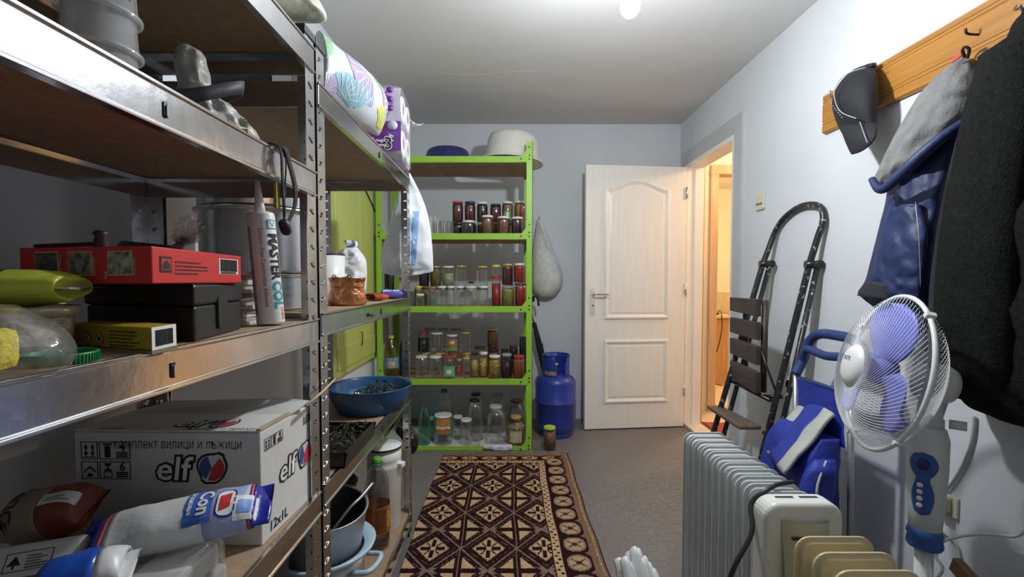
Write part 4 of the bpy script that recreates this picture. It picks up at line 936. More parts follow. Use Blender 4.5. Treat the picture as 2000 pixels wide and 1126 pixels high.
# carrier bag hung on the far post
CARR = M('white_carrier_plastic', (.72, .76, .78), .38, 0, .05, 8, .25, 18)
t = T('carrier_bag', 'white plastic carrier bag with blue print hanging on the steel post', 'bag', (0, 0, 0))
def cr(l, r, Y, d): return (at(l[0], l[1], Y=Y), at(r[0], r[1], Y=Y), Vector((0, -d, 0)), Vector((0, d * .35, 0)))
YB_ = 2.050
K = [cr((791, 336), (801, 338), YB_, .056), cr((783, 365), (815, 365), YB_, .02), cr((768, 410), (830, 400), YB_, .03), cr((757, 450), (840, 440), YB_, .038), cr((744, 500), (845, 490), YB_, .042), cr((746, 528), (846, 515), YB_, .034), cr((760, 536), (846, 528), YB_, .012), cr((790, 542), (843, 531), YB_, .004)]
cbm = MB().loft(rowsmooth(K, 34), 44, .014, 16, 33, crease=.8); P(cbm, 'bag_body', CARR, t)
tree = BVHTree.FromPolygons([Vector(q) for q in cbm.v], cbm.f)
def on_bag(px, py):
    h_ = tree.ray_cast(Vector((0, 0, CH)), ray(px, py).normalized()); q = h_[0] if h_[0] is not None else at(px, py, Y=YB_)
    return q - ray(px, py).normalized() * .002
pp = MB(); 
pp.grid(lambda u, v: on_bag(807 + u * (12 - 4 * v) - v * 3, 412 + v * 105), 5, 24)
P(pp, 'blue_print', M('pale_blue_print', (.22, .38, .68), .5, 0, .15, 40), t)
# ------------------------------------------------------------------ second unit, shelf at .645: blue pan, herb tray
BLUE = M('petrol_blue_enamel', (.018, .085, .20), .25, 0, .08, 8)
HERB = M('dried_herb', (.055, .062, .035), .9, 0, .5, 60, .5, 120)
HERB2 = M('dried_herb_pale', (.13, .14, .085), .9, 0, .4, 60)
def herbs(parent, n, fx, seed, mats=(HERB, HERB2)):
    rnd = random.Random(seed)
    for gi, mt in enumerate(mats):
        mb = MB()
        for k in range(n if gi == 0 else n // 3):
            p = Vector(fx(rnd)); d = Vector((rnd.gauss(0, 1), rnd.gauss(0, 1), rnd.gauss(0, .7))).normalized(); s_ = d.orthogonal().normalized()
            L_, W_ = rnd.uniform(.010, .022), rnd.uniform(.003, .007); b_ = Vector((0, 0, rnd.uniform(0, .006)))
            mb.add([p - d * L_ / 2, p + s_ * W_ / 2 + b_, p + d * L_ / 2, p - s_ * W_ / 2 + b_], [(0, 1, 2), (0, 2, 3)], 0, False)
        h = P(mb, 'herb_leaves', mt, parent); h['kind'] = 'stuff'
c = at(726, 770, Y=1.66)
o = T('blue_pan', 'petrol blue wide pan of drying herbs overhanging the shelf', 'pan', (c.x - .004, 1.66, Z3))
P(MB().lathe([(.095, 0), (.118, .004), (.142, .055), (.148, .086), (.150, .090), (.147, .091), (.143, .085), (.136, .056), (.113, .010), (0, .009)], 48), 'pan_body', BLUE, o)
def hp_(rnd):
    a, r = rnd.uniform(0, 6.28), math.sqrt(rnd.random()) * .105
    x, y = r * math.cos(a) + .015, r * math.sin(a)
    return (x, y, .012 + rnd.random() * (.075 * math.exp(-((x - .03) ** 2 + y * y) / .006) + .03))
herbs(o, 620, hp_, 2)
o = T('herb_tray', 'dark rectangular baking tray of drying herbs', 'tray', (-.525, 1.255, Z3))
P(MB().span((-.16, -.13, 0), (.115, .12, .004)).prism([(-.16, 0), (.115, 0), (.125, .04), (-.165, .04)], (0, -.13, 0), (1, 0, 0), (0, 0, 1), (0, .003, 0)).prism([(-.16, 0), (.115, 0), (.125, .04), (-.165, .04)], (0, .118, 0), (1, 0, 0), (0, 0, 1), (0, .003, 0)).prism([(-.13, 0), (.12, 0), (.12, .042), (-.13, .042)], (.115, 0, 0), (0, 1, 0), (.06, 0, 1), (.003, 0, 0)).prism([(-.13, 0), (.12, 0), (.12, .042), (-.13, .042)], (-.163, 0, 0), (0, 1, 0), (0, 0, 1), (.003, 0, 0)), 'tray_body', M('dark_bakeware', (.03, .028, .03), .35, .3, .2), o)
herbs(o, 700, lambda r: (r.uniform(-.15, .105), r.uniform(-.12, .11), .008 + r.random() * .042), 4)
# ------------------------------------------------------------------ second unit, bottom shelf
LBL = M('pale_blue_enamel', (.45, .60, .72), .25, 0, .04)
GALU = M('worn_aluminium', (.50, .50, .51), .4, .8, .12, 14)
DGREY = M('dark_grey_enamel', (.07, .07, .075), .35, .2, .15)
o = T('enamel_pot', 'grey pot with pale blue rim and handles under the stockpot', 'pot', (-.570, 1.385, Z4))
P(MB().lathe([(.10, 0), (.115, .004), (.122, .17), (.119, .17), (.112, .01), (0, .01)], 40), 'pot_body', GALU, o)
P(MB().lathe([(.121, .165), (.152, .188), (.156, .198), (.150, .202), (.120, .184)], 44, caps=False), 'rim', LBL, o)
for sx, a in ((1, -.15), (-1, 2.9)):
    d_ = Vector((math.cos(a), math.sin(a), 0)); q_ = Vector((-d_.y, d_.x, 0))
    P(MB().tube(smooth([d_ * .118 + q_ * .05 + Vector((0, 0, .145)), d_ * .165 + q_ * .045 + Vector((0, 0, .150)), d_ * .175 + Vector((0, 0, .150)), d_ * .165 - q_ * .045 + Vector((0, 0, .150)), d_ * .118 - q_ * .05 + Vector((0, 0, .145))], 6), .008, 8), 'handle', LBL, o)
o = T('stockpot', 'tall worn aluminium stockpot with a ladle standing in it', 'pot', (-.570, 1.385, Z4 + .185), rot=(math.radians(6), math.radians(5), 0))
P(MB().lathe([(.098, -.05), (.106, -.046), (.124, .132), (.128, .137), (.124, .139), (.119, .134), (.102, -.04), (0, -.04)], 44), 'pot_body', GALU, o)
P(MB().lathe([(.1185, .134), (.1015, -.037), (0, -.037)], 44, caps=False), 'blackened_inside', DGREY, o)
lad = T('ladle', 'aluminium ladle resting in the stockpot', 'ladle', (-.570, 1.385, Z4 + .19))
P(MB().tube(smooth([(-.01, -.05, .0), (.03, -.04, .05), (.08, .0, .115), (.105, .035, .135), (.128, .085, .158)], 6), .005, 8), 'handle', GALU, lad)
P(MB().lathe([(0, 0), (.02, .004), (.034, .016), (.038, .03), (.036, .03), (.02, .008), (0, .004)], 20, c=(-.02, -.055, -.028), R=RX(.6), caps=False), 'bowl', GALU, lad)
o = T('dark_basin', 'dark grey enamel basin beside the stockpot near the wall', 'basin', (-.672, 1.142, Z4))
P(MB().lathe([(.07, 0), (.08, .004), (.105, .31), (.110, .315), (.106, .318), (.101, .312), (.076, .01), (0, .01)], 36), 'basin_body', DGREY, o)
sp = T('whisk_rod', 'thin bright metal rod standing in the dark basin', 'rod', (-.672, 1.142, Z4 + .0115))
P(MB().tube([(0, 0, 0), (.09, .02, .36)], .003, 6), 'rod', CHROME, sp)
# plastic bottle with brown drink
c = at(737, 1050, Z=Z4); Yp = 1.70
c = at(737, 1040, Y=Yp)
o = T('drink_bottle', 'clear plastic drink bottle with green cap and brown gold label', 'bottle', (c.x, Yp, Z4), rz=.3)
hh = at(737, 893, Y=Yp).z - Z4; r = 25 * Yp / F
P(MB().lathe([(r * .55, .004), (r * .9, 0), (r, .018), (r * .96, .05), (r, .06), (r, hh * .50), (r * .93, hh * .56), (r * .98, hh * .63), (r * .92, hh * .74), (r * .62, hh * .85), (r * .33, hh * .92), (r * .30, hh * .965)], 30), 'bottle_body', PETC, o)
P(MB().lathe([(0, .008), (r * .92, .02), (r * .92, hh * .2), (0, hh * .2)], 24, caps=False), 'drink', CLEAR('brown_drink', (.55, .38, .25), .03, .3, .1), o)
P(MB().lathe([(r * .34, hh * .945), (r * .36, hh * .95), (r * .36, hh), (r * .3, hh * 1.005), (0, hh * 1.005)], 20), 'cap', M('bright_green_cap', (.10, .42, .05), .4), o)
P(MB().lathe([(r * .36, hh * .925), (r * .52, hh * .93), (r * .52, hh * .94), (r * .36, hh * .944)], 20), 'cap_ring', M('dark_green_cap', (.02, .13, .07), .4), o)
P(MB().lathe([(r * 1.01, hh * .19), (r * 1.01, hh * .49)], 30, caps=False), 'label_band', M('brown_gold_label', (.36, .12, .03), .4, 0, .35, 26), o)
rays = MB(); aim = math.atan2(-Yp, -c.x) - .3 + .75
for k in range(11):
    a = 2 * math.pi * k / 11
    def fn(u, v, a=a):
        rr = .008 + .026 * v; an = a + (u - .5) * .28; x_, z_ = rr * math.cos(an), rr * math.sin(an); th_ = aim + x_ / r
        return (r * 1.016 * math.cos(th_), r * 1.016 * math.sin(th_), hh * .34 + z_)
    rays.grid(fn, 1, 4)
P(rays, 'label_rays', M('gold_print', (.62, .40, .04), .4), o)
P(MB().grid(lambda u, v: (r * 1.018 * math.cos(aim - .9 + u * .9), r * 1.018 * math.sin(aim - .9 + u * .9), hh * (.21 + .26 * v)), 8, 1), 'label_panel', M('dark_brown_label', (.15, .05, .015), .4, 0, .2, 50), o)
# bucket
Yk = 1.86; c = at(752, 1000, Y=Yk)
o = T('bucket', 'white plastic bucket with dark rimmed lid on the lowest shelf', 'bucket', (c.x, Yk - .005, Z4))
BR = 33 * Yk / F; BHt = .335
P(MB().lathe([(BR * .90, 0), (BR * .93, .004), (BR, BHt * .74), (BR * 1.02, BHt * .75), (BR * 1.02, BHt * .78), (BR, BHt * .79), (BR, BHt * .84), (BR * 1.02, BHt * .85), (BR * 1.02, BHt * .88), (BR, BHt * .89), (BR * 1.0, BHt * .96), (BR * .96, BHt * .96), (BR * .9, .01), (0, .01)], 40), 'bucket_body', M('cream_white_plastic', (.74, .72, .66), .4, 0, .04), o)
P(MB().lathe([(BR * .9, BHt * .96), (BR * 1.05, BHt * .965), (BR * 1.06, BHt * .985), (BR * 1.02, BHt), (0, BHt * 1.01)], 40), 'lid', ENW, o)
P(MB().lathe([(BR * 1.05, BHt * .975), (BR * 1.085, BHt * .985), (BR * 1.05, BHt * 1.0)], 40, caps=False), 'lid_rim', BLACKP, o)
P(MB().box((BR * 1.05, -.02, BHt * .78), (.03, .03, .02), RZ(-.3)), 'handle_ear', ENW, o, .004)
# black hose and pans in the dark behind
o = T('frying_pan', 'black pan nest tucked behind the drink bottle', 'pan', (-.66, 1.66, Z4))
for k in range(3): P(MB().lathe([(.07, .06 + .07 * k), (.085, .062 + .07 * k), (.10, .12 + .07 * k), (.103, .122 + .07 * k), (.10, .125 + .07 * k), (.083, .066 + .07 * k), (0, .066 + .07 * k)], 32), 'pan', DGREY, o)
P(MB().lathe([(.07, 0), (.08, .0), (.085, .06), (.0, .06)], 28), 'pan', DGREY, o)
P(MB().tube(smooth([(.088, -.055, .262), (.115, -.075, .272), (.128, -.085, .225), (.122, -.080, .15)], 6), .005, 6), 'handle', BLACKP, o)
# black bag on the far post
o = T('black_plastic_bag', 'glossy black plastic bag knotted on the far steel post', 'bag', (0, 0, 0))
Yq = 2.040
K = [cr((776, 826), (790, 822), Yq, .01), cr((770, 838), (800, 832), Yq, .03), cr((782, 852), (812, 842), Yq, .035), cr((789, 868), (818, 862), Yq, .035), cr((793, 880), (814, 878), Yq, .022), cr((800, 886), (808, 885), Yq, .006)]
P(MB().loft(rowsmooth(K, 26), 32, .012, 40, 41, crease=.8), 'bag_body', M('black_glossy_film', (.012, .012, .013), .22, 0, .2, 20, .6, 40), o)

# ------------------------------------------------------------------ shelf D: elf carton and bags
CARD = M('white_carton', (.66, .655, .63), .6, 0, .06, 9, .1, 30)
KRAFT = M('carton_edge', (.45, .34, .22), .8)
ex, t = None, None
A = Vector((-.440, .800, ZD)); Bp = Vector((-.776, .806, ZD)); Cp = Vector((-.430, 1.008, ZD))
EH = .205
t = T('motor_oil_carton', 'large white cardboard carton printed elf with handwriting on it', 'carton', A)
u, v = Bp - A, Cp - A
body = MB()
P(MB().prism([(0, 0), (1, 0), (1, 1), (0, 1)], (0, 0, 0), u, v, (0, 0, EH)), 'carton_body', CARD, t, .002)
# top flaps, one lifted at the right
P(MB().prism([(0, 0), (1, 0), (1, .5), (0, .5)], Vector((0, 0, EH + .0008)), u, v, (0, 0, .003)), 'top_flap', CARD, t)
zl = Vector((0, 0, .0))
fl = MB()
tip0 = Vector((.0165, -.004, EH + .018)) + v * .75
fl.add([Vector((0, 0, EH + .004)) + v * .5, Vector((0, 0, EH + .004)) + u + v * .5, Vector((.02, 0, EH + .004)) + u + v * .95, Vector((-.035, -.010, EH + .022)) + v * .80, tip0], [(0, 1, 2, 3, 4)])
P(MB().tube([tip0 + Vector((.004, -.03, -.004)), tip0 + Vector((.0045, .06, .006)), Vector((.0240, .294, EH + .034))], [.0035, .0030, .0020], 6), 'flap_edge', KRAFT, t)
fo = P(fl, 'top_flap', CARD, t); m_ = fo.modifiers.new('thick', 'SOLIDIFY'); m_.thickness = .003
P(MB().prism([(-.004, 0), (0.02, 0), (.02, .5), (-.004, .5)], Vector((0, 0, EH + .0035)), u, v, (0, 0, .0035)), 'flap_edge', KRAFT, t)
BALLR = M('logo_red', (.52, .035, .05), .5, 0, .12, 20); BALLB = M('logo_blue', (.05, .09, .26), .5, 0, .12, 20); BALLW = M('logo_grey', (.62, .63, .66), .5)
def elf(parent, o0, U, Vv, size, n):
    """outlined lettering with the faceted ball beside it"""
    o0 = Vector(o0)
    txt('elf', size, INK, parent, o0 + n * .0004, U, Vv, 'logo_outline', size * .075, shear=.12, sx=1.08)
    txt('elf', size, WHITEPR, parent, o0 + n * .0008, U, Vv, 'logo_lettering', size * .012, shear=.12, sx=1.08)
    cc = o0 + U * size * 1.72 + Vv * size * .36
    def ring(r, k=22): 
        out = []
        for i in range(k):
            a = 2 * math.pi * i / k; rr = r * (1 + .05 * math.sin(3 * a))
            if .75 < a < 1.15: rr *= 1.16
            if 3.9 < a < 4.3: rr *= 1.14
            out.append((rr * math.cos(a), rr * math.sin(a)))
        return out
    R0 = size * .40
    P(MB().prism(ring(R0 * 1.17), cc + n * .0003, U, Vv, n * .0003), 'logo_outline', INK, parent)
    P(MB().prism(ring(R0), cc + n * .0007, U, Vv, n * .0003), 'logo_ball', BALLW, parent)
    def sector(a0, a1, r, k=10): return [(0, 0)] + [(r * math.cos(a0 + (a1 - a0) * i / k), r * math.sin(a0 + (a1 - a0) * i / k)) for i in range(k + 1)]
    P(MB().prism(sector(1.9, 4.2, R0 * .95), cc + n * .0011, U, Vv, n * .0002), 'logo_facet', BALLB, parent)
    P(MB().prism(sector(-1.9, .9, R0 * .95), cc + n * .0011, U, Vv, n * .0002), 'logo_facet', BALLR, parent)
def icons(parent, o0, U, Vv, s, n, k=4):
    o0 = Vector(o0)
    cells = [(0, 1.12, 0), (1.05, 1.12, 1), (0, 0, 2), (1.05, 0, 3)][:k]
    for (a, b, ty) in cells:
        w_ = .95 if ty in (0, 2) else 1.75
        q = o0 + U * a * s + Vv * b * s
        fr_ = MB()
        for (x0, y0, x1, y1) in ((0, 0, w_, .04), (0, .96, w_, 1), (0, 0, .04, 1), (w_ - .04, 0, w_, 1)): fr_.prism([(x0 * s, y0 * s), (x1 * s, y0 * s), (x1 * s, y1 * s), (x0 * s, y1 * s)], q, U, Vv, n * .0003)
        P(fr_, 'symbol_frame', INK, parent)
        g = MB()
        def pl(pts): g.prism([(x * s, y * s) for x, y in pts], q, U, Vv, n * .0003)
        if ty == 0:
            for dx in (.28, .66):
                for dy in (.28, .62): pl([(dx - .12, dy), (dx + .12, dy), (dx, dy + .25)]); pl([(dx - .04, dy - .10), (dx + .04, dy - .10), (dx + .04, dy), (dx - .04, dy)])
            pl([(.12, .1), (.82, .1), (.82, .15), (.12, .15)])
        elif ty == 1:
            pl([(.2, .8), (.75, .8), (.75, .9), (.2, .9)]); pl([(.3, .1), (.62, .1), (.62, .76), (.3, .76)]); 
            for dy in (.1, .22, .34): pl([(.95, dy), (1.6, dy), (1.6, dy + .08), (.95, dy + .08)])
            txt('4', .48 * s / .7, INK, parent, q + U * 1.12 * s + Vv * .48 * s + n * .0003, U, Vv, 'numeral', .0004)
        elif ty == 2:
            pl([(.15, .35), (.47, .62), (.8, .35), (.8, .45), (.47, .72), (.15, .45)]); pl([(.3, .12), (.65, .12), (.6, .32), (.36, .32)])
        else:
            pl([(.2, .9), (.7, .9), (.45, .66)]); pl([(.2, .45), (.7, .45), (.45, .66)])
            for (x0, y0, x1, y1) in ((.22, .1, .7, .14), (.22, .38, .7, .42), (.22, .1, .26, .42), (.66, .1, .7, .42)): pl([(x0, y0), (x1, y0), (x1, y1), (x0, y1)])
            for dy in (.1, .22, .34): pl([(.95, dy), (1.6, dy), (1.6, dy + .08), (.95, dy + .08)])
            txt('6', .48 * s / .7, INK, parent, q + U * 1.12 * s + Vv * .48 * s + n * .0003, U, Vv, 'numeral', .0004)
        P(g, 'handling_symbol', INK, parent)
U = -u.normalized(); Zv = Vector((0, 0, 1)); n0 = U.cross(Zv); LU = u.length
o0 = u + n0 * .0006
elf(t, o0 + U * LU * .435 + Zv * .120, U, Zv, .060, n0)
icons(t, o0 + U * .012 + Zv * .120, U, Zv, .032, n0)
txt('комплект вилици и лъжици', .025, INK, t, o0 + U * LU * .21 + Zv * .176, U, Zv, 'handwriting', -.0002, shear=.1, sx=.70)
V = v.normalized(); n1 = V.cross(Zv); LV = v.length; e0 = n1 * .0006
elf(t, e0 + V * LV * .28 + Zv * .088, V, Zv, .056, n1)
icons(t, e0 + V * .012 + Zv * .142, V, Zv, .022, n1, 2)
icons(t, e0 + V * (LV - .055) + Zv * .150, V, Zv, .018, n1, 2)
txt('12x1L', .026, INK, t, e0 + V * .022 + Zv * .012, V, Zv, 'lettering', .0006, shear=.1)
# top prints and handwriting
tp = Vector((0, 0, EH + .0042)) + u
elf(t, tp + U * LU * .48 + v * .10, U, V, .050, Zv)
txt('elf', .050, INK, t, tp + U * LU * .62 + v * .95 + Zv * .0012, -U, -V, 'logo_lettering', .002, shear=.1)
txt('кутия                      лъжици и прехр', .017, INK, t, tp + U * LU * .12 + v * .015 + Zv * .0006, U, V, 'handwriting', -.0001, shear=.1)
for k in range(2): ulines(tp + U * LU * .55 + v * (.56 + .2 * k) + Zv * .0012 + Zv * .004 * k, U, V, LU * .40, .020, 2, INK, t, 'handwriting', k + 20, .22)
# bags in front of the carton
SALT1 = M('salt_white_film', (.72, .72, .72), .35, 0, .08, 9, .3, 26)
SALT2 = M('salt_blue_film', (.02, .03, .30), .25, 0, .12, 9, .35, 30)
SALT3 = M('salt_pale_blue_film', (.40, .46, .72), .3, 0, .1, 9, .3, 26)
SALT4 = M('salt_red_stripe', (.45, .07, .05), .35, 0, .1)
c = at(362, 1010, Y=.69)
sb_ = pack('salt_bag', 'blue and white salt bag lying across the clear bags before the carton', 'bag', (c.x, .69, c.z - .022), .25, .078, .050, .30, [SALT2, SALT4, SALT1, SALT3], tilt=(.45, -.10), seed=6, wr=.008, bands=[(0, .28, 0), (.28, .31, 1), (.31, .55, 2), (.55, .72, 3), (.72, .74, 1), (.74, 1, 0)])
k_ = sb_.name
wrap(panel((.012, -.030, .2), (1, 0, 0), (0, 1, 0), .036, .060, BLUEPR, sb_, 'print_panel', .0004), k_)
wrap(txt('Con', .026, WHITEPR, sb_, (.030, .026, .2), (0, -1, 0), (1, 0, 0), bold=.0008), k_, off=.0022)
wrap(txt('йодирана', .009, WHITEPR, sb_, (.017, .026, .2), (0, -1, 0), (1, 0, 0), bold=.0003), k_, off=.0022)
wrap(P(MB().prism(rrect(.026, .050, .010), (.066, -.002, .2), (1, 0, 0), (0, 1, 0), (0, 0, .0004)), 'logo_outline', SALT2, sb_), k_)
wrap(P(MB().prism(rrect(.022, .045, .009), (.066, -.002, .2), (1, 0, 0), (0, 1, 0), (0, 0, .0004)), 'logo_ground', WHITEPR, sb_), k_, off=.0018)
wrap(P(MB().prism([(-.007, -.016), (.007, -.010), (.007, .016), (-.007, .010)], (.066, -.002, .2), (1, 0, 0), (0, 1, 0), (0, 0, .0004)), 'logo_mark', REDPR, sb_), k_, off=.0026)
wrap(P(MB().prism(rrect(.030, .040, .002), (.092, -.012, .2), (1, 0, 0), (0, 1, 0), (0, 0, .0004)), 'print_panel', WHITEPR, sb_), k_)
wrap(P(MB().prism(rrect(.018, .022, .002), (.092, -.012, .2), (1, 0, 0), (0, 1, 0), (0, 0, .0004)), 'print_panel', M('sky_print', (.2, .34, .75), .5), sb_), k_, off=.0018)
# clear bag of white goods under the salt bag
o = T('film_bag', 'clear plastic bag of white napkin packs under the salt bag', 'bag', (-.470, .650, ZD))
NAP = M('white_napkin', (.66, .66, .64), .8, 0, .06, 30)
P(MB().span((-.060, -.070, .003), (.030, .050, .034)), 'napkin_pack', NAP, o, .006)
P(MB().span((-.052, -.058, .0345), (.022, .044, .070)), 'napkin_pack', NAP, o, .006)
P(MB().loft(rowsmooth([((-.072, -.01, .001), (.040, .01, .001), (0, -.080, 0), (0, .055, 0)), ((-.075, -.01, .035), (.044, .01, .035), (0, -.084, 0), (0, .056, 0)), ((-.068, -.01, .073), (.042, .01, .078), (0, -.072, 0), (0, .05, 0)), ((-.035, -.02, .080), (.036, .0, .093), (0, -.03, 0), (0, .02, 0))], 16), 34, .006, 34, 51), 'film', FILM, o)
# smaller blue and white bag near the camera
c = at(175, 1095, Y=.585)
c = at(168, 1098, Y=.575)
b2 = pack('salt_bag', 'bright blue and white bag lying partly under the clear film', 'bag', (c.x, .575, c.z - .035), .105, .060, .048, .45, [M('bright_blue_film', (.02, .09, .48), .25, 0, .1, 9, .3, 30), SALT1], tilt=(.25, 0), seed=8, wr=.007, bands=[(0, .55, 0), (.55, 1, 1)])
# white pack with barcode and boxed tree mark
WP = M('white_paper_pack', (.62, .62, .60), .6, 0, .06, 14, .2, 30)
c = at(88, 1090, Y=.62)
wp = T('paper_pack', 'white paper pack with a barcode and a boxed tree mark', 'pack', (c.x - .024, .632, ZD + .038), rot=(math.radians(48), 0, math.radians(22)))
P(MB().span((-.075, -.05, -.01), (.065, .05, .055)), 'pack_body', WP, wp, .012, seg=4)
fr_ = MB()
for (x0, y0, x1, y1) in ((0, 0, .05, .0008), (0, .0232, .05, .024), (0, 0, .0008, .024), (.0492, 0, .05, .024)): fr_.prism([(x0, y0), (x1, y0), (x1, y1), (x0, y1)], (-.022, .012, .0553), (1, 0, 0), (0, 1, 0), (0, 0, .0004))
P(fr_, 'mark_frame', INK, wp)
P(MB().prism([(-.001, 0), (.001, 0), (.001, .005), (.007, .005), (0, .017), (-.007, .005), (-.001, .005)], (-.012, .015, .0553), (1, 0, 0), (0, 1, 0), (0, 0, .0004)), 'tree_mark', INK, wp)
ulines((.0, .015, .0553), (1, 0, 0), (0, 1, 0), .025, .018, 5, INK, wp, seed=31)
bars((-.015, -.022, .0553), (1, 0, 0), (0, 1, 0), .040, .026, INK, wp, 12)
ulines((.042, -.02, .0553), (1, 0, 0), (0, 1, 0), .012, .05, 4, INK, wp, seed=33)
# red brown sugar pack
RB = M('red_brown_pack', (.24, .045, .025), .5, 0, .12, 10, .25, 24)
TAN = M('tan_pack', (.30, .24, .17), .55, 0, .1, 10, .25, 24)
c = at(85, 1000, Y=.715); c.x = -.728
sp_ = pack('sugar_pack', 'red and tan paper pack with a white sticker before the carton', 'pack', (c.x, .725, c.z - .030), .138, .075, .070, .10, [TAN, RB], tilt=(.35, -.12), seed=10, wr=.006, crimp=.006, bands=[(0, .52, 0), (.52, 1, 1)])
sup = T('flour_pack', 'plain tan paper flour pack hidden under the red pack', 'pack', (c.x, .735, ZD))
P(MB().span((-.064, -.030, 0), (.056, .035, .070)), 'pack_body', TAN, sup, .008)
wrap(panel((.012, -.022, .2), (1, .1, 0), (-.1, 1, 0), .046, .022, WHITEPR, sp_, 'sticker', .0004), sp_.name)
wrap(ulines((.018, -.017, .2), (1, .1, 0), (-.1, 1, 0), .034, .012, 2, M('grey_ink', (.25, .25, .25), .7), sp_, 'handwriting', 40, .4), sp_.name, off=.0018)
txt('КАПО', .024, M('brown_ink', (.06, .02, .015), .6), sp_, (-.040, .030, .2), (0, -1, 0), (1, 0, 0), bold=.0006)
wrap(bpy.context.scene.collection.objects[-1], sp_.name)
# dark brown pack in front of the carton
c = at(215, 1015, Y=.72)
bp_ = pack('sugar_pack', 'dark brown and tan pack lying between the red pack and the salt bag', 'pack', (-.598, .752, ZD + .032), .112, .070, .075, .40, [TAN, M('dark_brown_pack', (.055, .018, .012), .35, 0, .2, 10, .2, 24)], tilt=(.45, -.22), seed=12, wr=.006, bands=[(0, .35, 0), (.35, 1, 1)])
txt('УНИКАЛНО КАКАО', .0058, M('orange_brown_print', (.40, .12, .04), .5), bp_, (-.012, -.004, .2), (1, 0, 0), (0, 1, 0), bold=.0003)
wrap(bpy.context.scene.collection.objects[-1], bp_.name)
wrap(panel((-.008, -.018, .2), (1, 0, 0), (0, 1, 0), .036, .009, M('orange_brown_print', (.40, .12, .04), .5), bp_, 'print', .0004), bp_.name)

